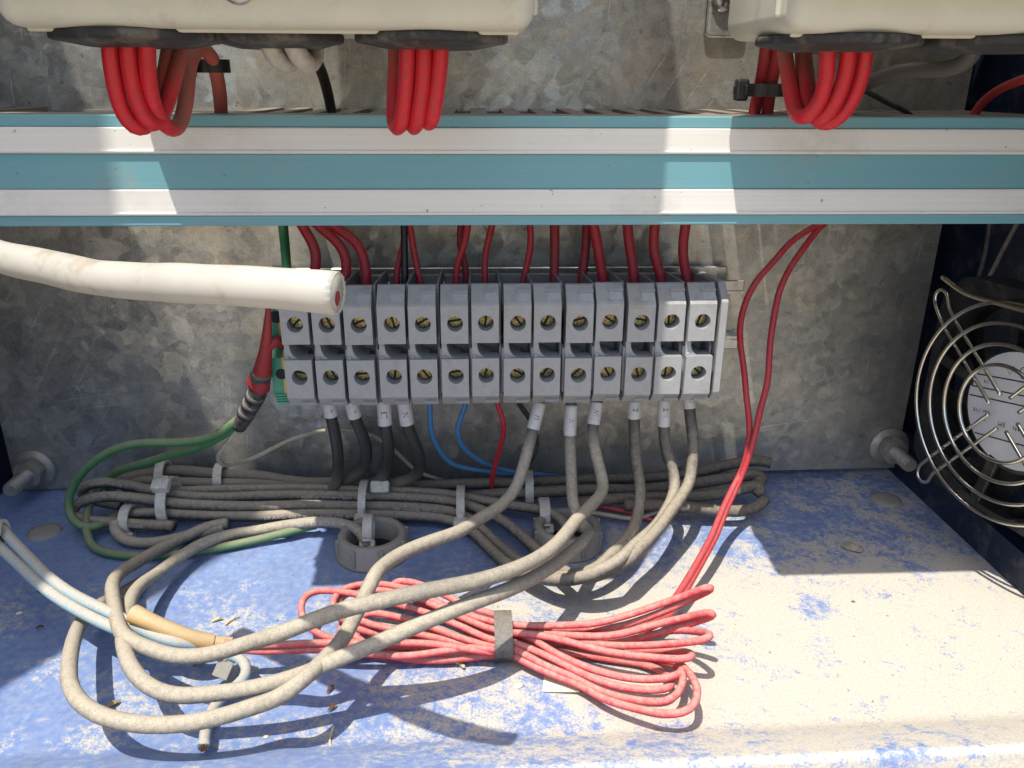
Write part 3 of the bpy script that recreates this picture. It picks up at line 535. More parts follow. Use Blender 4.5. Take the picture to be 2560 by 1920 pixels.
 ('bundle_cable', 'second strand of the tied bundle with an upper hairpin bend at its left end', 'cable', 'dusty printed cables tied in the left bundle', 'bundledust', 4.0, '-133.3,-28.0,8.3 -143.3,-25.0,8.6 -148.3,-24.0,10.2 -148.4,-24.0,13.2 -144.0,-24.0,15.3 -136.6,-24.0,15.7 -126.8,-25.0,13.7 -114.0,-26.0,10.9 -100.0,-26.0,9.6 -83.9,-25.0,9.4 -66.5,-25.0,9.4 -44.9,-25.0,8.5 -27.3,-26.0,8.1 -9.6,-29.0,7.6 -0.8,-33.0,7.1 8.0,-40.0,6.2 16.1,-52.0,5.4 22.0,-66.0,6.6 27.2,-80.0,10.2 32.5,-88.0,12.8 39.9,-88.0,15.3 45.1,-88.0,18.7 50.5,-82.0,19.4 57.7,-74.0,21.0 64.5,-65.0,23.1 69.6,-58.0,24.8 73.5,-52.0,26.4 75.1,-48.0,32.0 75.6,-45.0,39.5 74.9,-43.0,44.5 74.4,-41.0,50.0 73.8,-40.0,54.8 73.8,-40.0,62.8'),
 ('bundle_cable', 'third strand of the tied bundle with the lower, larger hairpin bend at its left end', 'cable', 'dusty printed cables tied in the left bundle', 'bundledust', 4.0, '-109.9,-40.0,5.8 -121.2,-38.0,5.5 -133.4,-36.0,5.7 -143.1,-35.0,5.9 -148.5,-33.0,6.8 -148.7,-32.0,9.6 -144.4,-31.0,12.1 -135.5,-31.0,13.6 -124.6,-31.0,12.5 -112.0,-32.0,10.8 -98.2,-32.0,9.5 -82.5,-31.0,8.3 -65.7,-30.0,7.9 -44.4,-30.0,7.0 -26.9,-31.0,6.8 -9.5,-34.0,6.1 -2.3,-38.0,4.6 5.5,-50.0,3.3 11.4,-62.0,4.3 17.2,-76.0,8.2 23.6,-84.0,10.9 30.5,-84.0,11.3 36.9,-82.0,12.0 42.3,-78.0,14.5 49.2,-70.0,15.8 54.1,-60.0,16.8 56.0,-54.0,18.8 57.0,-49.0,23.8 55.9,-46.0,30.4 55.2,-44.0,38.5 54.6,-43.0,46.9 54.5,-42.0,53.1 54.7,-40.0,56.5 54.7,-40.0,64.5'),
 ('bundle_cable', 'fourth strand of the tied bundle, the dark one with white print, lowest of the middle', 'cable', 'dusty printed cables tied in the left bundle', 'darkcable', 4.0, '-132.6,-31.0,5.3 -123.2,-32.0,7.0 -112.2,-33.0,7.0 -98.0,-34.0,6.3 -82.1,-34.0,5.8 -65.3,-33.0,5.7 -44.1,-33.0,5.1 -26.8,-34.0,4.8 -12.7,-37.0,4.9 -4.5,-42.0,4.3 4.0,-56.0,3.8 9.8,-68.0,5.1 17.0,-80.0,8.7 25.0,-88.0,12.4 33.1,-92.0,16.4 41.8,-90.0,19.8 49.8,-80.0,19.7 58.4,-70.0,20.1 63.4,-62.0,21.0 66.7,-56.0,22.0 69.1,-50.0,24.1 69.0,-47.0,28.0 67.3,-45.0,32.5 65.8,-44.0,38.3 65.3,-43.0,44.3 65.0,-42.0,53.4 65.3,-40.0,56.4 65.3,-40.0,64.4'),
 ('bundle_cable', 'dusty strand that curls under the left end of the bundle and turns right', 'cable', 'dusty printed cables tied in the left bundle', 'greydust', 3.9, '-130.8,-38.0,7.7 -131.5,-39.0,5.3 -128.0,-43.0,3.5 -121.9,-45.0,2.3 -113.2,-44.0,2.0 -103.5,-41.0,2.9 -92.1,-40.0,5.0'),
 ('loop_cable', 'dusty cable of the second front loop, its label sleeve torn, under the tenth terminal block', 'cable', 'dusty cables looping over the front of the floor', 'greydust', 4.0, '32.8,-40.0,64.8 32.8,-40.0,56.8 32.6,-42.0,51.9 32.2,-44.0,41.6 32.4,-46.0,34.6 32.6,-50.0,26.2 32.6,-55.0,21.2 34.1,-60.0,17.0 36.8,-66.0,16.2 33.0,-78.0,19.5 25.6,-92.0,23.1 15.9,-108.0,27.8 8.7,-118.0,31.0 -3.7,-128.0,33.0 -15.2,-132.0,30.7 -26.7,-134.0,26.4 -34.9,-136.0,24.2 -43.5,-137.0,20.7 -54.3,-139.1,19.0 -65.6,-139.8,18.0 -73.9,-139.9,18.0 -80.6,-137.6,19.0 -85.7,-133.2,20.0 -89.8,-127.2,20.0 -93.6,-120.0,19.0 -97.2,-110.6,17.0 -100.4,-100.7,15.0 -102.4,-93.5,14.0 -103.4,-85.0,12.0 -102.9,-75.1,9.0 -100.8,-63.6,7.0 -96.4,-53.1,6.0 -90.4,-46.0,5.0 -81.1,-39.0,2.7 -68.1,-40.0,5.5 -55.3,-41.0,7.1 -46.6,-44.0,7.1 -41.0,-50.0,7.1 -38.8,-53.0,3.6'),
 ('loop_cable', 'dusty cable with a kink under the eleventh terminal block, sweeping down into the upper loop', 'cable', 'dusty cables looping over the front of the floor', 'greydust', 4.0, '41.9,-40.0,64.7 41.9,-40.0,56.7 41.6,-42.0,52.8 40.2,-44.0,45.6 40.1,-46.0,40.6 41.3,-50.0,34.5 42.6,-55.0,29.1 41.8,-60.0,27.9 37.4,-69.0,28.5 30.4,-82.0,30.2 23.0,-98.0,32.3 17.1,-108.0,34.1 8.6,-119.0,37.3 -0.8,-126.0,38.9 -12.1,-131.0,40.1 -23.3,-133.0,38.9 -31.8,-133.0,36.8 -40.6,-132.0,32.9 -48.6,-134.6,31.0 -55.3,-131.8,27.0 -68.0,-130.4,22.0 -77.6,-128.1,20.0 -84.5,-125.1,20.0 -90.4,-121.9,20.0 -93.9,-119.3,20.0 -96.8,-114.6,20.0 -100.9,-107.0,19.0 -105.1,-99.0,18.0 -109.1,-90.1,16.0 -111.8,-80.8,13.0 -111.9,-68.1,9.0 -108.8,-54.7,6.0 -103.8,-43.9,4.0 -98.5,-40.0,5.2 -90.8,-39.0,6.1'),
 ('loop_cable', 'dusty cable crossing under the others and forming the lowest, leftmost front loop', 'cable', 'dusty cables looping over the front of the floor', 'greydust', 4.0, '22.5,-40.0,64.9 22.5,-40.0,56.9 21.6,-42.0,52.7 19.2,-45.0,44.4 17.4,-48.0,38.4 15.2,-53.0,33.0 12.8,-58.0,28.9 7.7,-66.0,26.8 -0.7,-76.0,26.9 -5.7,-84.0,28.1 -14.4,-92.0,29.6 -20.7,-98.0,30.4 -25.5,-106.0,31.7 -28.0,-114.0,33.0 -29.8,-118.0,30.2 -33.0,-122.0,25.1 -35.1,-128.0,23.3 -38.2,-134.0,23.0 -42.2,-142.0,23.3 -46.7,-146.0,22.1 -53.2,-144.1,18.0 -60.6,-147.4,18.0 -67.4,-149.1,18.0 -73.6,-149.5,18.0 -81.2,-148.4,18.0 -88.7,-145.8,18.0 -95.3,-141.3,18.0 -100.5,-135.0,18.0 -104.8,-126.4,17.0 -109.6,-114.3,15.0 -113.3,-102.2,12.0 -114.2,-91.0,9.0 -112.2,-81.1,6.0 -110.5,-70.9,3.0'),
 ('rear_cable', 'uppermost thick dark cable along the back wall, right of the terminal leads', 'cable', 'thick dark cables stacked along the back right', 'darkdust', 4.4, '-30.8,-14.0,6.3 -19.0,-15.0,7.3 -2.3,-16.0,8.4 21.2,-16.0,8.5 45.8,-15.0,8.9 62.2,-14.0,8.6 83.4,-13.0,9.1 99.8,-12.0,12.6 113.4,-12.0,14.5 117.4,-14.0,14.2'),
 ('rear_cable', 'second thick dark cable along the back wall, ending in a blunt bend', 'cable', 'thick dark cables stacked along the back right', 'darkdust', 4.6, '-7.0,-22.0,5.2 5.4,-23.0,7.2 20.7,-24.0,8.2 44.5,-24.0,9.1 63.3,-22.0,7.7 85.8,-20.0,9.0 104.9,-19.0,11.3 111.1,-19.0,11.7 111.7,-22.0,11.0 107.8,-25.0,11.2'),
 ('rear_cable', 'third thick dark cable along the back, lying in front of the second', 'cable', 'thick dark cables stacked along the back right', 'darkdust', 4.4, '36.9,-32.0,7.1 47.8,-31.0,8.5 65.8,-30.0,8.5 84.0,-29.0,8.1 97.7,-28.0,9.2 107.5,-27.0,11.4 109.0,-29.0,10.9 106.5,-30.0,8.7'),
 ('rear_cable', 'lowest thick dusty cable at the back right, ending on the blue floor', 'cable', 'thick dark cables stacked along the back right', 'darkdust', 4.4, '54.8,-34.0,7.8 66.5,-36.0,8.7 77.5,-37.0,8.2 90.3,-38.0,7.0 99.3,-38.0,6.6 106.5,-35.0,7.3 108.9,-33.0,8.6'),
 ('thin_wire', 'left one of two blue wires curving down from the middle terminal blocks', 'wire', None, 'blue', 1.9, '-16.5,-36.0,62.4 -16.5,-36.0,54.4 -16.5,-36.0,50.3 -16.6,-34.0,39.6 -14.2,-30.0,30.3 -9.4,-25.0,21.6 -0.7,-20.0,16.5 13.5,-15.0,12.1 22.8,-13.0,10.6 33.1,-10.0,7.8'),
 ('thin_wire', 'right one of two blue wires, bulging left below the sixth terminal block', 'wire', None, 'blue', 1.9, '-3.4,-36.0,62.2 -3.4,-36.0,54.2 -4.0,-36.0,50.1 -5.8,-35.0,44.8 -7.2,-34.0,39.4 -5.6,-31.0,32.1 -0.6,-26.0,24.4 5.0,-22.0,19.3 12.6,-18.0,14.6 19.7,-16.0,12.7'),
 ('thin_wire', 'short thin red wire bowing down below the seventh terminal block', 'wire', None, 'red', 1.9, '6.1,-37.0,62.5 6.1,-37.0,54.5 7.0,-37.0,50.8 9.4,-37.0,44.1 9.0,-34.0,35.5 6.7,-28.0,23.3 5.3,-23.0,12.8 5.5,-19.0,6.1'),
 ('thin_wire', 'thin black wire looping behind the leftmost dusty lead', 'wire', None, 'black_dust', 1.9, '13.0,-36.0,62.0 13.0,-36.0,54.0 14.8,-35.0,49.9 18.7,-33.0,43.6 21.3,-32.0,37.4 21.9,-31.0,32.2 20.6,-30.0,26.8 17.4,-28.0,19.2 16.0,-27.0,12.8'),
 ('thin_wire', 'thin pale wire arching across the back plate from the taped green splice', 'wire', None, 'palewire', 1.7, '-81.4,-42.0,46.5 -85.8,-40.0,40.0 -91.2,-36.0,33.5 -93.5,-33.0,29.0 -93.2,-28.0,23.9 -90.3,-22.0,21.8 -84.9,-16.0,21.3 -72.8,-9.0,25.3 -59.5,-7.0,28.1 -50.6,-7.0,28.3 -41.6,-7.0,26.0 -31.9,-8.0,18.6 -26.0,-9.0,11.9 -20.3,-9.0,8.6 -8.8,-10.0,5.0'),
 ('thin_wire', 'thin red wire lying on the floor behind the second conduit ring', 'wire', None, 'red', 1.7, '38.7,-30.0,6.6 46.5,-30.0,5.2 52.5,-31.0,4.3 58.9,-33.0,3.4 65.2,-35.0,1.7 70.1,-36.0,0.9'),
 ('thin_wire', 'thin pale wire lying on the floor behind the second conduit ring', 'wire', None, 'palewire', 1.7, '35.4,-33.0,5.3 42.5,-33.0,4.3 49.9,-34.0,3.5 58.4,-36.0,2.9 65.3,-34.0,3.7 70.9,-31.0,4.4'),
 ('earth_wire', 'green earth wire making the wide outer loop round the left end of the bundle', 'cable', 'green earth wires', 'green', 3.0, '-77.6,-45.0,52.2 -82.6,-44.0,47.7 -90.4,-42.0,42.2 -101.2,-40.0,39.1 -117.9,-38.0,38.0 -126.7,-37.0,35.5 -136.1,-36.0,29.8 -144.0,-35.0,21.6 -147.7,-35.0,14.7 -148.0,-36.0,10.5 -144.5,-39.0,6.9 -139.3,-40.0,5.8 -136.0,-36.0,5.3 -133.5,-29.0,5.0'),
 ('earth_wire', 'green earth wire passing behind the bundle and running low along the floor', 'cable', 'green earth wires', 'green', 3.0, '-79.1,-42.0,49.5 -85.8,-41.0,43.2 -96.3,-38.0,36.8 -108.3,-34.0,31.9 -120.7,-30.0,26.5 -131.3,-26.0,21.9 -140.7,-21.0,14.8 -144.1,-28.0,8.9 -140.7,-40.0,5.8 -137.1,-45.9,2.4 -128.2,-51.5,2.2 -117.7,-53.4,2.2 -106.0,-52.9,2.2 -94.8,-50.6,2.4 -79.6,-45.2,2.6 -67.8,-42.0,4.0 -59.5,-38.0,4.1'),
 ('pair_cable', 'upper one of two dusty pale blue cables entering at the left edge', 'cable', 'pale blue cable pair', 'bluedust', 3.1, '-150.8,-74.9,34.0 -141.3,-83.3,31.0 -130.2,-92.1,27.0 -120.8,-99.2,24.0 -112.6,-104.1,22.0 -103.4,-108.1,20.0 -95.6,-112.1,19.0 -88.0,-116.3,18.0 -81.3,-118.6,17.0 -75.5,-116.4,14.0 -70.8,-112.3,10.0'),
 ('pair_cable', 'lower one of two dusty pale blue cables, its underside clean blue', 'cable', 'pale blue cable pair', 'bluedust', 3.1, '-151.4,-79.3,31.0 -140.3,-88.0,28.0 -130.8,-94.8,25.0 -124.1,-99.8,23.0 -116.7,-104.4,21.0 -105.7,-110.3,19.0 -95.0,-114.6,17.0 -86.4,-115.5,14.0 -81.2,-112.6,10.0 -73.7,-110.8,7.0'),
 ('cut_cable', 'short pale blue cable end with bare strands, poking toward the front lip', 'cable', None, 'bluedust', 2.9, '-70.7,-113.2,8.0 -65.6,-115.6,9.0 -62.7,-118.7,8.0 -63.2,-121.0,6.0 -66.5,-122.2,4.0 -69.2,-126.0,3.5 -69.8,-131.4,3.5 -69.0,-136.7,4.0 -67.4,-143.1,5.0'),
 ('signal_wire', 'upper of two red wires leaving the yellow tube for the coil', 'wire', 'red wires of the coil', 'red_dusty', 2.1, '-69.3,-115.7,14.0 -65.2,-115.4,13.0 -61.2,-114.7,12.0 -52.1,-113.4,11.0 -42.9,-111.9,10.0 -33.8,-110.3,8.0 -24.8,-109.0,7.0 -14.2,-109.6,7.0 -4.3,-112.2,7.0 4.1,-113.0,6.0'),
 ('signal_wire', 'lower of two red wires leaving the yellow tube for the coil', 'wire', 'red wires of the coil', 'red_dusty', 2.1, '-69.9,-114.5,12.0 -65.6,-114.9,11.0 -61.4,-114.7,10.0 -52.3,-113.3,9.0 -43.0,-112.3,8.0 -33.5,-112.8,7.0 -22.5,-112.3,5.0 -10.9,-111.9,6.0 -2.8,-111.8,7.0 4.4,-113.1,7.0'),
 ('signal_wire', 'left one of two red wires falling from the duct at the right of the terminals', 'wire', 'red wires of the coil', 'red', 2.2, '125.3,-22.0,113.4 117.3,-24.0,110.1 109.0,-26.0,105.4 103.3,-28.0,99.2 96.6,-30.0,92.0 92.8,-32.0,83.6 91.9,-33.0,77.5 92.2,-34.0,71.6 93.7,-36.0,63.7 94.8,-40.0,52.2 95.8,-43.0,43.7 95.5,-45.0,37.5 94.0,-47.0,29.9 89.7,-51.0,24.2 83.8,-59.0,19.3 77.7,-69.0,15.6 70.9,-79.0,12.8 65.0,-87.0,10.4 58.7,-95.0,8.2 52.4,-102.0,6.5 42.1,-106.1,6.0'),
 ('signal_wire', 'right one of two red wires falling from the duct, crossing its neighbour halfway down', 'wire', 'red wires of the coil', 'red', 2.2, '127.4,-20.0,114.5 120.2,-22.0,109.7 115.2,-24.0,103.7 110.1,-26.0,96.8 105.9,-29.0,88.9 103.9,-32.0,79.3 102.6,-35.0,71.8 101.4,-40.0,58.2 99.0,-43.0,50.7 97.0,-46.0,42.3 95.0,-48.0,34.5 91.6,-50.0,24.7 86.1,-57.0,19.4 80.1,-67.0,15.1 73.3,-77.0,12.2 67.5,-85.0,9.7 61.7,-93.0,7.7 55.6,-101.0,6.9 46.3,-108.1,8.0'),
 ('power_cable', 'thick white cable cut off square in front of the first terminal blocks', 'cable', None, 'whitecable', 6.2, '-102.2,-138.0,128.4 -94.3,-142.0,126.7 -87.9,-146.0,125.9 -76.2,-153.0,125.6 -65.2,-160.0,125.3 -55.1,-166.0,125.9 -42.6,-175.0,127.6 -32.4,-180.0,128.3 -25.0,-183.0,128.5 -22.3,-184.0,128.5 -19.8,-184.4,128.4'),
 ('thin_wire', 'faint dark wire behind the fan guard at the upper right, left one', 'wire', None, 'black_dust', 1.6, '182.1,-20.0,110.9 180.2,-24.0,99.6 177.0,-28.0,91.9 175.4,-30.0,83.7'),
 ('thin_wire', 'faint dark wire behind the fan guard at the upper right, right one', 'wire', None, 'darkdust', 1.6, '185.3,-30.0,112.5 181.1,-32.0,104.0 177.0,-34.0,94.7 173.6,-36.0,89.6'),
]
COIL = [
 '5.4,-104.8,10.0 11.7,-106.5,10.0 22.6,-108.0,11.0 32.4,-109.0,12.0 42.4,-108.2,14.0 52.0,-108.6,18.0 57.9,-110.6,22.0 63.5,-113.6,27.0 64.7,-113.4,26.0 62.5,-111.1,23.0 55.4,-109.0,17.0 49.2,-107.7,13.0 39.5,-107.0,9.0 28.2,-104.7,7.0 16.6,-103.5,6.0 6.0,-104.0,6.0',
 '5.9,-104.7,8.0 16.0,-107.3,8.0 29.0,-110.5,9.0 38.6,-111.8,10.0 48.4,-111.8,13.0 57.5,-113.8,17.0 62.8,-118.4,22.0 63.8,-119.3,22.0 62.0,-116.0,18.0 55.6,-111.8,12.0 48.3,-110.0,8.0 39.3,-108.9,6.0 28.0,-107.2,5.0 15.3,-105.2,5.0 5.9,-104.5,5.0',
 '5.9,-105.4,6.0 16.1,-106.0,6.0 29.1,-110.8,7.0 38.4,-113.8,8.0 50.2,-118.7,12.0 60.2,-124.4,18.0 61.7,-124.3,19.0 60.0,-117.4,15.0 54.0,-110.3,10.0 48.9,-107.5,6.0 42.3,-106.3,3.0 30.4,-106.9,3.0 16.5,-105.3,3.0 5.9,-105.1,4.0',
 '5.8,-109.1,10.0 16.5,-109.5,9.0 25.4,-113.0,9.0 34.5,-117.2,9.0 46.6,-121.4,10.0 54.9,-124.9,12.0 57.8,-124.1,12.0 57.9,-121.1,11.0 55.5,-118.0,9.0 49.9,-113.8,6.0 41.7,-109.8,3.0 29.3,-106.7,2.0 16.4,-106.0,3.0 5.9,-106.1,4.0',
 '5.9,-104.9,7.0 13.7,-107.7,7.0 21.9,-115.8,7.0 30.8,-122.1,7.0 39.3,-126.9,8.0 46.5,-128.9,9.0 52.5,-127.8,9.0 54.9,-124.6,8.0 54.1,-120.3,6.0 50.0,-114.2,3.0 41.5,-111.0,2.0 29.0,-108.8,2.0 17.6,-105.7,2.0 5.9,-105.9,3.0',
 '5.8,-107.8,7.0 11.1,-110.9,7.0 18.8,-114.9,6.0 27.6,-122.3,6.0 36.2,-127.5,6.0 44.8,-130.6,7.0 50.1,-130.1,7.0 51.9,-126.8,6.0 50.9,-120.4,4.0 46.6,-114.6,2.0 38.9,-112.6,2.0 27.8,-109.4,2.0 17.5,-106.9,2.0',
 '5.8,-108.6,6.0 10.5,-112.1,6.0 18.5,-118.0,5.0 24.5,-121.9,5.0 33.1,-127.7,4.0 44.3,-133.7,6.0 49.5,-135.7,8.0 52.7,-132.3,9.0 54.1,-127.9,9.0 54.7,-122.7,8.0 53.5,-118.0,6.0 47.7,-114.0,4.0',
 '5.8,-108.2,4.0 9.1,-111.6,4.0 16.9,-118.1,4.0 27.4,-124.9,4.0 32.6,-131.2,5.0 40.5,-137.2,7.0 48.3,-141.6,9.0 52.6,-141.6,10.0 55.1,-138.4,11.0 55.9,-134.4,11.0 55.5,-127.6,10.0 54.1,-120.2,7.0 49.9,-114.7,4.0',
 '7.2,-101.5,9.0 5.5,-101.4,10.0 -1.0,-98.5,10.0 -7.9,-94.5,11.0 -15.1,-89.8,12.0 -20.5,-86.7,12.0 -25.3,-85.6,12.0 -27.4,-86.4,11.0 -25.7,-87.4,9.0 -19.6,-87.6,6.0 -12.0,-92.5,5.0 -3.4,-98.6,5.0 5.9,-104.5,5.0',
 '7.4,-103.0,8.0 4.7,-102.1,8.0 -1.0,-99.6,8.0 -9.7,-95.7,9.0 -18.7,-89.7,10.0 -27.7,-86.4,11.0 -35.1,-87.0,12.0 -41.1,-89.0,12.0 -43.9,-94.5,12.0 -43.2,-98.8,11.0 -40.8,-100.5,9.0 -35.4,-98.7,6.0 -23.6,-99.3,4.0 -9.3,-102.7,4.0 5.9,-105.1,4.0',
 '7.3,-105.0,7.0 4.3,-104.5,7.0 -4.4,-100.1,8.0 -15.0,-93.7,9.0 -25.8,-89.0,10.0 -33.0,-87.3,10.0 -38.3,-87.5,10.0 -42.4,-91.0,10.0 -43.1,-94.8,9.0 -41.2,-97.0,7.0 -35.3,-100.2,5.0 -23.6,-100.8,3.0 -9.3,-103.2,3.0 5.9,-105.6,3.0',
 '7.2,-109.7,7.0 3.9,-109.1,7.0 -4.4,-104.3,8.0 -14.7,-98.7,9.0 -25.3,-94.7,10.0 -35.8,-92.7,12.0 -42.7,-92.0,13.0 -49.7,-91.3,13.0 -52.4,-94.4,13.0 -52.1,-99.8,12.0 -48.8,-106.1,11.0 -43.6,-108.4,9.0 -37.4,-107.8,7.0 -27.6,-106.9,4.0 -13.8,-107.4,3.0 5.8,-108.2,3.0',
 '7.1,-111.4,6.0 3.8,-110.8,6.0 -7.7,-106.2,7.0 -18.0,-101.2,8.0 -28.5,-98.2,9.0 -33.6,-97.2,9.0 -36.5,-98.5,8.0 -34.8,-99.1,6.0 -26.0,-99.8,3.0 -11.6,-104.9,3.0 5.8,-109.1,3.0',
 '7.1,-111.6,5.0 3.8,-111.1,5.0 -6.1,-107.2,5.0 -17.9,-104.0,6.0 -31.7,-100.5,7.0 -37.7,-98.4,8.0 -38.9,-99.9,7.0 -36.7,-102.9,5.0 -28.8,-106.9,3.0 -21.0,-109.7,3.0 -11.0,-110.1,3.0 5.8,-110.4,3.0',
 '7.1,-112.1,4.0 4.1,-111.4,4.0 -4.4,-111.4,3.0 -14.3,-111.3,2.5 -24.3,-109.5,2.5 -34.5,-107.2,3.0 -39.4,-104.3,4.0 -41.5,-100.9,5.0 -41.2,-97.7,6.0 -38.2,-95.4,7.0',
]
SLEEVES = [
 ('leftmost of the four', (-51.2,-38.0,52.8), (-50.9,-38.0,47.2), 'L', 4.9, 2.6),
 ('second of the four', (-43.4,-38.0,52.7), (-42.8,-38.0,46.3), 'L', 4.9, 2.6),
 ('long white L3 sleeve', (-32.2,-38.0,52.5), (-32.1,-39.0,44.3), 'L3', 5.0, 3.0),
 ('white N sleeve', (-25.2,-38.0,52.4), (-24.6,-39.0,44.4), 'N', 5.0, 2.6),
 ('lowest, leftmost front loop', (21.7,-42.0,53.6), (19.3,-45.0,44.4), 'U', 4.5, 2.2),
 ('sleeve torn', (32.6,-42.0,52.1), (32.2,-44.0,41.8), '1 V', 4.5, 2.4),
 ('kink under the eleventh', (41.7,-42.0,53.4), (40.3,-44.0,45.7), '1 W', 4.5, 2.4),
 ('larger hairpin', (54.6,-43.0,46.9), (54.5,-42.0,53.6), '2', 4.5, 2.6),
 ('fourth strand', (65.3,-43.0,44.5), (65.0,-42.0,53.4), '2 V', 4.5, 2.6),
 ('upper hairpin', (74.4,-41.0,50.0), (74.0,-40.0,54.0), 'V', 4.4, 2.2),
]
PRINTS = [
 ('second strand of', (-65.9,-25.0,9.4), 'THHW-LS  75°C  90°C  600 V  (10 AWG)', 1.5, 1, -0.05),
 ('second strand of', (-143.7,-24.0,15.3), 'KOBREX VINIKOB', 1.5, 1, 0.25),
 ('third strand of', (-12.7,-34.0,6.5), 'ANCE  CFE  E0000-03  2021', 1.7, -1, -0.1),
 ('fourth strand of', (-79.1,-34.0,5.7), '(10 AWG)  600 V  90°C    ANCE  CFE  E0000-03  20', 1.8, 1, 0.05),
 ('sleeve torn', (-42.1,-49.0,7.5), 'KOBREX VINIKOB  LS  105', 2.2, -1, 0.3),
 ('larger hairpin', (-133.1,-36.0,5.7), 'VINIKOB  KOBREX', 1.6, -1, 0.1),
]
TIES = [
 ('white cable tie round the left end of the bundle, square head on top', (-115.0,-28.0,9.7), 8.6, 8.2, 3.6, 62, 'nylon', 'x'),
 ('pale cable tie strap round the rear cables at the far left', (-122.4,-12.0,11.5), 5.2, 6.0, 3.2, 200, 'nylon', 'x'),
 ('pale cable tie strap round the rear cables, right of the arching pale wire bend', (-100.6,-12.0,10.2), 4.6, 5.6, 3.2, 190, 'nylon', 'x'),
 ('white cable tie with its head hanging down in front of the lower hairpin', (-128.2,-34.0,5.6), 4.8, 4.6, 3.4, -52, 'nylon', 'x'),
 ('white cable tie across the middle of the printed cables, buckle facing out', (-42.8,-28.0,7.3), 8.8, 7.6, 2.8, -8, 'nylon', 'x'),
 ('white cable tie with a large square head below the L3 lead', (-37.0,-21.0,9.1), 4.4, 4.2, 4.2, 38, 'nylon', 'x'),
 ('white cable tie at the right end of the bundle, buckle facing out', (-6.5,-31.0,6.1), 8.6, 7.4, 3.0, -4, 'nylon', 'x'),
 ('white cable tie strap standing upright on the rear cables behind the kinked lead', (19.7,-20.0,7.4), 6.4, 7.0, 3.2, 190, 'nylon', 'x'),
 ('white cable tie with a rounded head just left of the second conduit ring', (24.4,-37.0,7.1), 4.8, 4.6, 3.8, -45, 'nylon', 'x'),
 ('white cable tie with a round head sitting in the first conduit ring', (-39.0,-47.0,7.4), 4.4, 4.4, 3.2, -38, 'nylon', 'x'),
 ('bright white cable tie head at the left edge of the picture', (-142.4,-84.2,31.0), 2.6, 3.0, 3.6, 40, 'nylon', 'x'),
 ('black cable tie round the red wire behind the first loops', (-71.9,-57.0,160.2), 4.2, 3.4, 3.4, -60, 'nylon_black', 'z'),
 ('black cable tie with its head to the left, round two dark red wires', (87.7,-47.0,154.6), 6.0, 4.0, 3.6, -95, 'nylon_black', 'z'),
]
DEBRIS = [
 ('stone', 'largest tan stone, in the shade at the right of the floor', (133.9,-55.3), 8.2, 0.55, -40, 'stone'),
 ('stone', 'small brown pebble right of the tan stone', (158.2,-49.5), 3.2, 0.8, 10, 'stone'),
 ('pebble', 'pale pebble in front of the band of the red coil', (10.3,-120.0), 3.6, 0.6, 20, 'scrap'),
 ('pebble', 'white crumb in the middle of the dusty sunlit floor on the right', (115.0,-128.8), 2.6, 0.5, 10, 'scrap'),
 ('pebble', 'small white crumb in the shade beside the pale blue cables', (-144.0,-81.5), 2.2, 0.6, 30, 'scrap'),
 ('pebble', 'small yellow seed at the front edge below the crossing shadows', (-54.7,-135.5), 1.6, 0.8, 0, 'straw'),
 ('pebble', 'tiny orange crumb on the sunlit floor far right', (120.7,-85.7), 1.4, 0.7, 0, 'leaf_brown'),
 ('leaf_scrap', 'brown leaf scrap on the floor under the crossing cables', (-41.0,-119.6), 3.4, 0.35, 65, 'leaf_brown'),
 ('leaf_scrap', 'brown leaf scrap lying in the shadow crossing', (-39.3,-126.7), 3.4, 0.35, 50, 'leaf_brown'),
 ('leaf_scrap', 'orange leaf scrap under the upper front loop', (-80.0,-107.9), 3.6, 0.35, 40, 'leaf_brown'),
 ('leaf_scrap', 'tan leaf scrap in the shadow inside the leftmost loop', (-98.0,-123.3), 4.2, 0.45, 45, 'straw'),
 ('leaf_scrap', 'tiny brown flake left of the yellow tube', (-142.7,-71.1), 1.8, 0.6, 10, 'leaf_brown'),
 ('leaf_scrap', 'tiny brown flake in the shaded left floor', (-133.5,-89.7), 1.9, 0.6, 30, 'leaf_brown'),
 ('straw', 'straw stalk standing out by the front lip, left of centre', (-38.0,-137.2), 6.0, 0.12, 95, 'straw'),
 ('straw', 'short straw right of the yellow tube', (-76.6,-88.3), 4.6, 0.16, 60, 'straw'),
 ('straw', 'bent straw flake beside the short straw', (-81.2,-87.9), 2.8, 0.4, 20, 'straw'),
 ('straw', 'pale straw behind the coil band', (5.8,-86.5), 5.0, 0.16, 110, 'straw'),
 ('straw', 'yellow straw fragment under the coil band', (-5.7,-111.2), 4.0, 0.3, -50, 'straw'),
]
SPL = [(-63.3,-57.0,91.8), (-64.3,-57.0,85.1), (-65.4,-57.0,78.7), (-68.0,-55.0,70.0), (-70.0,-53.0,64.1), (-62.6,-55.0,80.6), (-61.8,-52.0,78.1), (-72.0,-51.0,60.3), (-77.1,-47.0,52.3), (-81.1,-43.0,46.1), (-71.6,-55.0,68.0)]
TUBE = [(-93.2,-112.9,22.0), (-88.8,-114.7,21.0), (-85.1,-115.5,19.5), (-79.0,-116.4,17.0), (-74.8,-116.0,15.0), (-71.1,-115.1,13.5), (-66.3,-114.7,12.5)]
BAND = (6.8,-106.5,6.0)
FLAG = (-70.2,-116.0,6.0)
PATHS = {}; OBJ = {}
for name, label, cat, group, mat, dia, s in WIRES:
    P = relax(resample(parse(s), 1.6 if dia > 2.5 else 1.8), 3)
    bm = bmesh.new(); fat = dia > 2.9
    tube(bm, P, dia/2, 16 if fat else 12, True, .012 if mat != 'whitecable' else .025)
    o = tag(bm_obj(name, bm, mat, None, True), label, cat, group)
    PATHS[label] = Path(P); OBJ[label] = (o, dia/2)
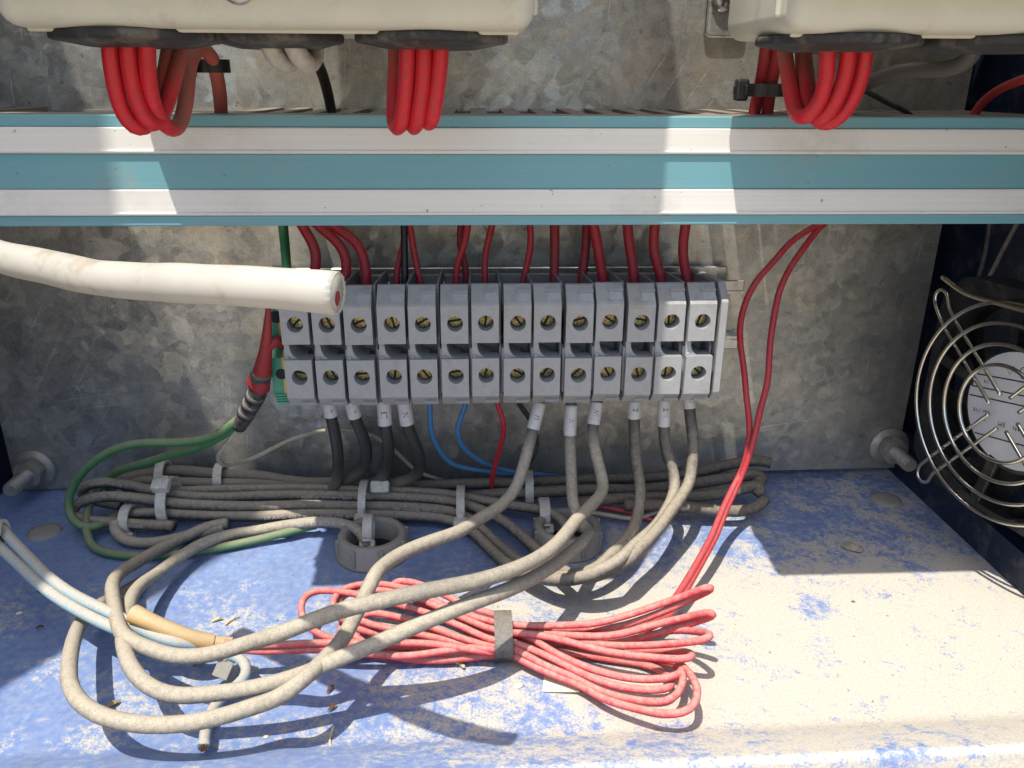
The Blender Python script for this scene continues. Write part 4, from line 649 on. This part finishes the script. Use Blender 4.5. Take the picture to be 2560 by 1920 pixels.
def find(key):
    c = [k for k in PATHS if key in k]; assert len(c) == 1, (key, c); return c[0]
for key, a, b, txt, dia, size in SLEEVES:
    k = find(key); pa = PATHS[k]; o, r = OBJ[k]; s0, s1 = pa.near(a), pa.near(b)
    lo, hi = min(s0, s1), max(s0, s1); n = 14; P = [pa.at(lo+(hi-lo)*i/n)[0] for i in range(n+1)]
    bm = bmesh.new(); tube(bm, P, dia/2, 20, True, .01); sl = bm_obj('marker_sleeve', bm, 'sleeve', o, True); sl['label'] = 'white sleeve marked %s' % txt
    d = 1 if s0 > s1 else -1
    wrap_text('lettering', txt, size, pa, (s0*.45+s1*.55), d, dia/2, (.06, -.9, .35), 'ink', sl)
for key, a, txt, size, d, tilt in PRINTS:
    k = find(key); pa = PATHS[k]; o, r = OBJ[k]
    wrap_text('print', txt, size, pa, pa.near(a), d, r, (0, -1+tilt*.2, tilt), 'print', o, False)
# the red coil
coil = empty('wire_coil', (30, -108, 0), 'flattened coil of thin red wire tied with a grey band on the blue floor', 'wire coil')
for s in COIL:
    P = relax(resample(parse(s), 1.6), 4); bm = bmesh.new(); tube(bm, P, 1.05, 12, True, .01); rel(bm_obj('strand', bm, 'red_dusty', coil, True))
bm = bmesh.new(); n = 40
def band(bm, c, ry, rz, w, th, axis='x', a0=0.0, a1=2*math.pi, n=40):
    """flat strap bent round a bundle; angle 0 faces the camera (-y), 90 degrees is up (or +x for a vertical bundle)"""
    c = Vector(c); rings = []; closed = abs(a1-a0) > 6.2
    for i in range(n if closed else n+1):
        a = a0+(a1-a0)*i/n
        if axis == 'x': d = Vector((0, -math.cos(a)*ry, math.sin(a)*rz)); W = Vector((1, 0, 0))
        else: d = Vector((math.sin(a)*ry, -math.cos(a)*rz, 0)); W = Vector((0, 0, 1))
        o = d.normalized()*th
        rings.append([bm.verts.new(c+d+W*(-w/2)), bm.verts.new(c+d+W*(w/2)), bm.verts.new(c+d+o+W*(w/2)), bm.verts.new(c+d+o+W*(-w/2))])
    m = len(rings)
    for i in range(m if closed else m-1):
        A, B = rings[i], rings[(i+1) % m]
        for k in range(4): bm.faces.new((A[k], B[k], B[(k+1) % 4], A[(k+1) % 4]))
    if not closed: bm.faces.new(rings[0]); bm.faces.new(rings[-1][::-1])
band(bm, (BAND[0], BAND[1]+1.0, BAND[2]-.2), 8.0, 6.0, 5.2, .45)
o = rel(bm_obj('tie_band', bm, 'tape_black', coil)); o['label'] = 'grey flat band round the waist of the coil'
for label, c, ry, rz, w, ha, mat, ax in TIES:
    z = empty('cable_tie', c, label, 'cable tie', 'black cable ties' if mat == 'nylon_black' else 'white cable ties')
    bm = bmesh.new(); band(bm, c, ry, rz, w, .9, ax); rel(bm_obj('strap', bm, mat, z, False))
    a = math.radians(ha); c = Vector(c)
    d = Vector((0, -math.cos(a)*ry, math.sin(a)*rz)) if ax == 'x' else Vector((math.sin(a)*ry, -math.cos(a)*rz, 0))
    dn = d.normalized(); tg = Vector((0, math.sin(a), math.cos(a))) if ax == 'x' else Vector((math.cos(a), math.sin(a), 0)); W = dn.cross(tg)
    R = Matrix((W, tg, dn)).transposed(); bm = bmesh.new(); hw = w*.72+.5
    box(bm, -hw, hw, -2.3, 2.3, .2, 3.9, .7, 2); box(bm, -w*.33, w*.33, -1.2, .6, 3.6, 4.25, .2, 1)
    for v in bm.verts: v.co = R @ v.co + c + d
    rel(bm_obj('head', bm, mat, z, False))
    bm = bmesh.new(); box(bm, -w*.4, w*.4, 2.0, 4.6, 1.0, 1.9, .2, 1)
    for v in bm.verts: v.co = R @ v.co + c + d
    rel(bm_obj('tail', bm, mat, z, False))

# ------------------------------------------------------------------ taped earth splice at the left of the row
sp = empty('taped_splice', (-68, -56, 70), 'red heat-shrunk and black taped splice of the earth wires left of the terminals', 'splice')
def taper(name, pts, r0, r1, mat, parent, mid=None):
    P = relax(resample(pts, 1.2), 2); bm = bmesh.new()
    tube(bm, P, (lambda t: r0+(r1-r0)*t) if mid is None else (lambda t: r0+(mid-r0)*min(1, t*2) if t < .5 else mid+(r1-mid)*(t*2-1)), 18, True, .03); return rel(bm_obj(name, bm, mat, parent, True))
taper('red_sleeve', [SPL[0], SPL[1], SPL[2], SPL[3], SPL[4]], .8, 3.4, 'heatshrink_red', sp)
taper('red_branch', [SPL[2], SPL[5], SPL[6]], 1.8, 1.6, 'heatshrink_red', sp)
taper('black_tape', [SPL[3], SPL[7], SPL[8], SPL[9]], 3.2, 2.5, 'tape_black', sp)
for k in range(3):
    p = Vector(SPL[7]).lerp(Vector(SPL[8]), k*.45); d_ = (Vector(SPL[8])-Vector(SPL[7])).normalized()
    bm = bmesh.new(); tube(bm, [p-d_*1.2, p+d_*1.6], 3.2-k*.15, 18, True); rel(bm_obj('tape_turn', bm, 'tape_black', sp, True))
bm = bmesh.new(); box(bm, SPL[10][0]-1.2, SPL[10][0]+1.2, SPL[10][1]-.3, SPL[10][1]+.3, SPL[10][2]-2.8, SPL[10][2]+2.0, .2, 1, Matrix.Rotation(math.radians(28), 3, 'Y')); rel(bm_obj('tape_flap', bm, 'heatshrink_red', sp))

# amber tube, hollow at its left end
tb = empty('splice_tube', TUBE[0], 'dusty amber tube, open at its left end, where pale blue cables meet red wires', 'tube')
P = relax(resample(TUBE, 1.2), 2); bm = bmesh.new(); tube(bm, P, lambda t: 2.5-1.1*t, 20, False, .02); rel(bm_obj('outer', bm, 'tube_yellow', tb, True))
bm = bmesh.new(); tube(bm, P[:18], 2.2, 20, False); rel(bm_obj('inner', bm, 'tube_yellow', tb, True))
for k in (.55, .72):
    i = int(len(P)*k); bm = bmesh.new(); tube(bm, P[i:i+6], 2.62-1.1*k, 20, False); rel(bm_obj('tape_turn', bm, 'tube_yellow', tb, True))
# bare strands at the cut cable end, white core of the power cable
ck = find('bare strands'); e_, T_ = PATHS[ck].at(1e9)
for k in range(7):
    a = k*1.05; q = T_.orthogonal().normalized(); b2 = T_.cross(q); off = (q*math.cos(a)+b2*math.sin(a))*(.7 if k else 0)
    bm = bmesh.new(); tube(bm, [e_+off, e_+off+T_*1.1], .24, 6); bm_obj('core_strand', bm, 'copper', OBJ[ck][0], True)
ck = find('cut off square'); e_, T_ = PATHS[ck].at(1e9)
bm = bmesh.new(); lathe(bm, [(3.04, -1.6), (3.10, -.5), (3.08, .05), (2.95, .22), (2.72, .10), (2.6, -.35), (2.5, -.5), (0, -.5)], e_, T_, 40, .09); rel(bm_obj('sheath_end', bm, 'whitecable', OBJ[ck][0], True))
bm = bmesh.new(); lathe(bm, [(1.5, -.8), (1.4, -.15), (1.0, .02), (0, .05)], e_+Vector((0, 0, -.8)), T_, 24, .14); rel(bm_obj('core', bm, 'heatshrink_red', OBJ[ck][0], True))

# ------------------------------------------------------------------ conduit rings
for label, c in (('grey ribbed conduit bushing on the floor, left one, with a cable tie head inside', (-37.3, -50.8)), ('grey conduit bushing on the floor, right one, half hidden by sunlit cables', (32.0, -47.5))):
    r = empty('conduit_bushing', (c[0], c[1], 0), label, 'conduit bushing', 'grey conduit bushings in the floor')
    bm = bmesh.new(); lathe(bm, [(9, .1), (13.0, .1), (13.0, .9), (12.2, 1.5), (12.0, 7.4), (11.5, 8.2), (10.6, 8.5), (9.4, 8.3), (8.8, 7.4), (8.6, .2)], (c[0], c[1], 0), (0, 0, 1), 48); rel(bm_obj('collar', bm, 'pvc_grey', r, True))
    for k in range(8):
        a = k*math.pi/4+.35; bm = bmesh.new(); box(bm, -1.0, 1.0, -.7, .7, .9, 7.8, .3, 1, None)
        R = Matrix.Rotation(a, 3, 'Z')
        for v in bm.verts: v.co = R @ (v.co+Vector((12.1, 0, 0))) + Vector((c[0], c[1], 0))
        rel(bm_obj('rib', bm, 'pvc_grey', r))
    bm = bmesh.new(); lathe(bm, [(8.7, .5), (0, .5)], (c[0], c[1], 0), (0, 0, 1), 32); rel(bm_obj('bore_shade', bm, 'recess_shade', r))  # black disc put in as the shade down the ring

# ------------------------------------------------------------------ plate bolts and floor screws
def bolt(label, c, mat='bolt'):
    b = empty('stud_bolt', c, label, 'bolt', 'stud bolts holding the plate')
    bm = bmesh.new(); lathe(bm, [(3, 0), (8.3, 0), (8.4, .8), (8.1, 1.5), (3, 1.6)], c, (0, -1, 0), 40); rel(bm_obj('washer', bm, mat, b, True))
    bm = bmesh.new(); x, y, z = c
    prism(bm, [(x+5.8*math.cos(k*math.pi/3+.25), z+5.8*math.sin(k*math.pi/3+.25)) for k in range(6)], 'y', y-1.6, y-7.0); bmesh.ops.bevel(bm, geom=bm.edges[:], offset=.5, segments=2, affect='EDGES'); rel(bm_obj('nut', bm, mat, b))
    pr = [(3.0, 6)]
    for k in range(11): pr += [(3.0, 7+k*1.0), (2.6, 7.5+k*1.0)]
    pr += [(2.9, 18.2), (2.4, 18.9), (0, 19.0)]
    bm = bmesh.new(); lathe(bm, pr, c, (0, -1, 0), 24); rel(bm_obj('stud', bm, mat, b))
bolt('dusty stud bolt with washer and nut in the dark lower left corner of the plate', (-177.8, 0, 10.2))
bolt('dusty stud bolt with washer and nut beside the fan at the lower right', (172.0, 0, 14.4))
for label, c in (('flat dusty screw cap on the floor in front of the right stud bolt', (163.5, -20.5)), ('flat dusty screw cap in the dark left corner of the floor', (-160, -33))):
    bm = bmesh.new(); lathe(bm, [(6.0, 0), (5.8, .7), (4.2, 1.2), (0, 1.4)], (c[0], c[1], 0), (0, 0, 1), 32); tag(bm_obj('screw_cap', bm, 'pvc_grey', None, True), label, 'screw cap', 'floor screw caps')

# ------------------------------------------------------------------ fan on the right wall and its wire guard
FY, FZ = -67.0, 58.5
fan = empty('cooling_fan', (162, FY, FZ-40), 'black axial cooling fan with a white round label on the right wall', 'fan')
bm = bmesh.new(); n = 64; rings = []
for x, rad in ((167.5, 35.6), (177.8, 35.2)):
    inner = [bm.verts.new((x, FY+rad*math.cos(2*math.pi*k/n), FZ+rad*math.sin(2*math.pi*k/n))) for k in range(n)]; outer = []
    for k in range(n):
        a = 2*math.pi*k/n; f = 37.4/max(abs(math.cos(a)), abs(math.sin(a))); f = min(f, 47); outer.append(bm.verts.new((x, FY+f*math.cos(a), FZ+f*math.sin(a))))
    rings.append((inner, outer))
(iA, oA), (iB, oB) = rings
for k in range(n):
    j = (k+1) % n; bm.faces.new((iA[k], iA[j], oA[j], oA[k])); bm.faces.new((iB[k], oB[k], oB[j], iB[j])); bm.faces.new((iA[k], iB[k], iB[j], iA[j])); bm.faces.new((oA[k], oA[j], oB[j], oB[k]))
rel(bm_obj('frame', bm, 'fan_black', fan))
bm = bmesh.new(); lathe(bm, [(20.5, 0), (20.5, 8.6), (19.8, 9.4), (0, 9.4)], (177.6, FY, FZ), (-1, 0, 0), 48); hub = rel(bm_obj('hub', bm, 'fan_black', fan, True))
for k in range(7):
    a0 = k*2*math.pi/7; bm = bmesh.new(); V = []
    for i in range(7):
        for j in range(4):
            rr = 20+14.8*i/6; a = a0+.62*j/3+.35*i/6; V.append(bm.verts.new((176.8-7.5*j/3, FY+rr*math.cos(a), FZ+rr*math.sin(a))))
    for i in range(6):
        for j in range(3): bm.faces.new((V[i*4+j], V[i*4+j+1], V[i*4+j+5], V[i*4+j+4]))
    bmesh.ops.solidify(bm, geom=bm.faces[:], thickness=.6); rel(bm_obj('blade', bm, 'fan_black', fan, True))
for k in range(4):
    a = math.radians(12+90*k); bm = bmesh.new(); box(bm, 167.7, 169.6, -2, 2, 18, 36, .4, 1); R = Matrix.Rotation(a, 3, 'X')
    for v in bm.verts: v.co = R @ Vector((0, v.co.y, v.co.z)) + Vector((v.co.x, FY, FZ))
    rel(bm_obj('strut', bm, 'fan_black', fan))
lab = rel((lambda bm: (lathe(bm, [(18.9, 9.4), (18.9, 9.6), (0, 9.62)], (177.6, FY, FZ), (-1, 0, 0), 48), bm_obj('label', bm, 'paper', fan))[1])(bmesh.new()))
LX = 177.6-9.62; ldir = Vector((0, -29.0, 5.5)).normalized(); lup = Vector((0, ldir.z, -ldir.y))
def lab_pt(u, v): return Vector((LX, FY, FZ))+ldir*u+lup*v
for v in (9.8, 5.5, 2.3, -10.2):
    h = math.sqrt(18.4**2-v*v); bm = bmesh.new(); A = [lab_pt(-h, v-.22), lab_pt(h, v-.22), lab_pt(h, v+.22), lab_pt(-h, v+.22)]
    bm.faces.new([bm.verts.new(p+Vector((-.05, 0, 0))) for p in A]); rel(bm_obj('rule', bm, 'ink', lab))
for txt, u, v, sz in (('01.14', -10.5, 7.7, 2.0), ('Ver.:118', -13.0, -2.4, 2.0), ('ZP', -12.0, -4.8, 1.7), ('EM', -5.0, -5.2, 2.2), ('50/60 Hz', 3.2, -5.6, 2.2)):
    flat_text('lettering', txt, sz, lab_pt(u, v), -ldir, (-1, 0, 0), 'ink', lab)
for u, v, kind in ((-3.2, 13.2, 3), (2.2, 12.6, 0), (5, 16.6, 3)):
    bm = bmesh.new(); m_ = 3 if kind == 3 else 20; R1, R2 = 2.0, 1.7
    A = [bm.verts.new(lab_pt(u+R1*math.sin(2*math.pi*k/m_+math.pi), v+R1*math.cos(2*math.pi*k/m_+math.pi))+Vector((-.05, 0, 0))) for k in range(m_)]
    B = [bm.verts.new(lab_pt(u+R2*math.sin(2*math.pi*k/m_+math.pi), v+R2*math.cos(2*math.pi*k/m_+math.pi))+Vector((-.05, 0, 0))) for k in range(m_)]
    for k in range(m_): bm.faces.new((A[k], A[(k+1) % m_], B[(k+1) % m_], B[k]))
    rel(bm_obj('mark', bm, 'ink', lab))
guard = empty('fan_guard', (162, FY, FZ-40), 'shiny wire fan guard of concentric rings in front of the label', 'fan guard')
for R in (34.8, 28.5, 22.0, 15.4):
    P = [Vector((161.6-.02*(35-R), FY+R*math.cos(2*math.pi*k/72), FZ+R*math.sin(2*math.pi*k/72))) for k in range(73)]
    bm = bmesh.new(); tube(bm, P, .66, 10, False); bmesh.ops.remove_doubles(bm, verts=bm.verts, dist=.01); rel(bm_obj('ring', bm, 'wire_steel', guard, True))
for k in range(4):
    a = math.radians(38+90*k); e1 = Vector((0, math.cos(a), math.sin(a))); e2 = Vector((0, -math.sin(a), math.cos(a))); o_ = Vector((163.0, FY, FZ)); g = 2.6
    pts = [o_+e1*5+e2*g, o_+e1*20+e2*g, o_+e1*35+e2*g, o_+e1*40+e2*g+Vector((.6, 0, 0)), o_+e1*44+e2*(g+.6)+Vector((2, 0, 0)), o_+e1*47.6+e2*g*.8+Vector((2.6, 0, 0)), o_+e1*48.6+Vector((2.7, 0, 0))]
    pts += [o_+(p-o_)-e2*2*(p-o_).dot(e2) for p in pts[-2::-1]]
    bm = bmesh.new(); tube(bm, relax(resample(pts, .9), 3), .64, 10); rel(bm_obj('spoke', bm, 'wire_steel', guard, True))
# flat wire strap across the top of the guard
bm = bmesh.new(); tube(bm, relax(resample([(165.5, -30, 93.5), (164, -42, 91), (161, -62, 92), (158, -85, 94), (157, -100, 95)], 1.5), 2), .95, 10)
rel(bm_obj('bracket_wire', bm, 'wire_steel', guard, True))
# both are turned a little towards the opening
for o in (fan, guard): o.location = Vector((164.0, -73.0, 60.0-40))*S; o.rotation_euler.z = math.radians(13)

# ------------------------------------------------------------------ loose things on the floor
for name, label, (x, y), size, asp, rot, mat in DEBRIS:
    bm = bmesh.new()
    if name in ('stone', 'pebble'):
        bmesh.ops.create_icosphere(bm, subdivisions=2, radius=1)
        for v in bm.verts:
            d = .78+.3*random.random(); v.co = Vector((v.co.x*size/2*d, v.co.y*size/2*asp*d, max(-.4, v.co.z*size*.22*d)))
        h = size*.10
    elif name == 'leaf_scrap':
        N_ = 6; A = []
        for i in range(N_+1):
            t = i/N_; wv = math.sin(math.pi*min(.97, max(.06, t)))*size*asp*.5
            A.append([bm.verts.new(((t-.5)*size, s_*wv, .35+.9*abs(s_)*asp+.5*math.sin(t*3))) for s_ in (-1, 0, 1)])
        for a_, b_ in zip(A, A[1:]):
            for k in range(2): bm.faces.new((a_[k], a_[k+1], b_[k+1], b_[k]))
        bmesh.ops.solidify(bm, geom=bm.faces[:], thickness=.15); h = .1
    else:
        tube(bm, [Vector((-size/2, 0, .4)), Vector((-size*.1, size*.04, .7)), Vector((size*.25, 0, .9)), Vector((size/2, -size*.08, 1.5))], size*asp*.4, 7); h = .05
    R = Matrix.Rotation(math.radians(rot), 3, 'Z')
    for v in bm.verts: v.co = R @ v.co + Vector((x, y, h))
    tag(bm_obj(name, bm, mat, None, name in ('pebble',)), label, {'stone': 'stone', 'pebble': 'pebble', 'leaf_scrap': 'leaf', 'straw': 'straw'}[name], 'crumbs and scraps on the floor')
bm = bmesh.new(); box(bm, -5.0, 5.0, -2.9, 2.9, .05, .45, 0, 1)
for v in bm.verts: v.co = Matrix.Rotation(math.radians(-9), 3, 'Z') @ v.co + Vector((22.4, -120.5, .2+(v.co.x+5)*.1))
tag(bm_obj('paper_scrap', bm, 'scrap'), 'cream rectangle of card under the front of the red coil', 'card scrap')
bm = bmesh.new(); box(bm, -2.2, 2.2, -.3, .3, -3.0, 3.0, .25, 2, Matrix.Rotation(math.radians(22), 3, 'Y')); box(bm, -1.2, 1.2, -.7, .7, 1.8, 4.2, .25, 2, Matrix.Rotation(math.radians(22), 3, 'Y'))
for v in bm.verts: v.co = Matrix.Rotation(math.radians(-35), 3, 'X') @ v.co + Vector(FLAG)
tag(bm_obj('tie_flag', bm, 'pvc_grey'), 'milky nylon tag behind the upper front loop at the left', 'cable tag')
bm = bmesh.new()
for k in range(900):
    x = random.uniform(-150, 172); y = -136+random.random()**.8*128; s_ = random.choice((.18, .22, .25, .3, .45)); c = Vector((x, y, s_*.4))
    a = [bm.verts.new(c+Vector((random.uniform(-1, 1), random.uniform(-1, 1), random.uniform(-.4, .9)))*s_) for _ in range(4)]
    for f in ((0, 1, 2), (0, 3, 1), (1, 3, 2), (2, 3, 0)): bm.faces.new([a[i] for i in f])
tag(bm_obj('grit', bm, 'stone'), 'scattered fine tan grit on the blue floor', 'grit', None, 'stuff')
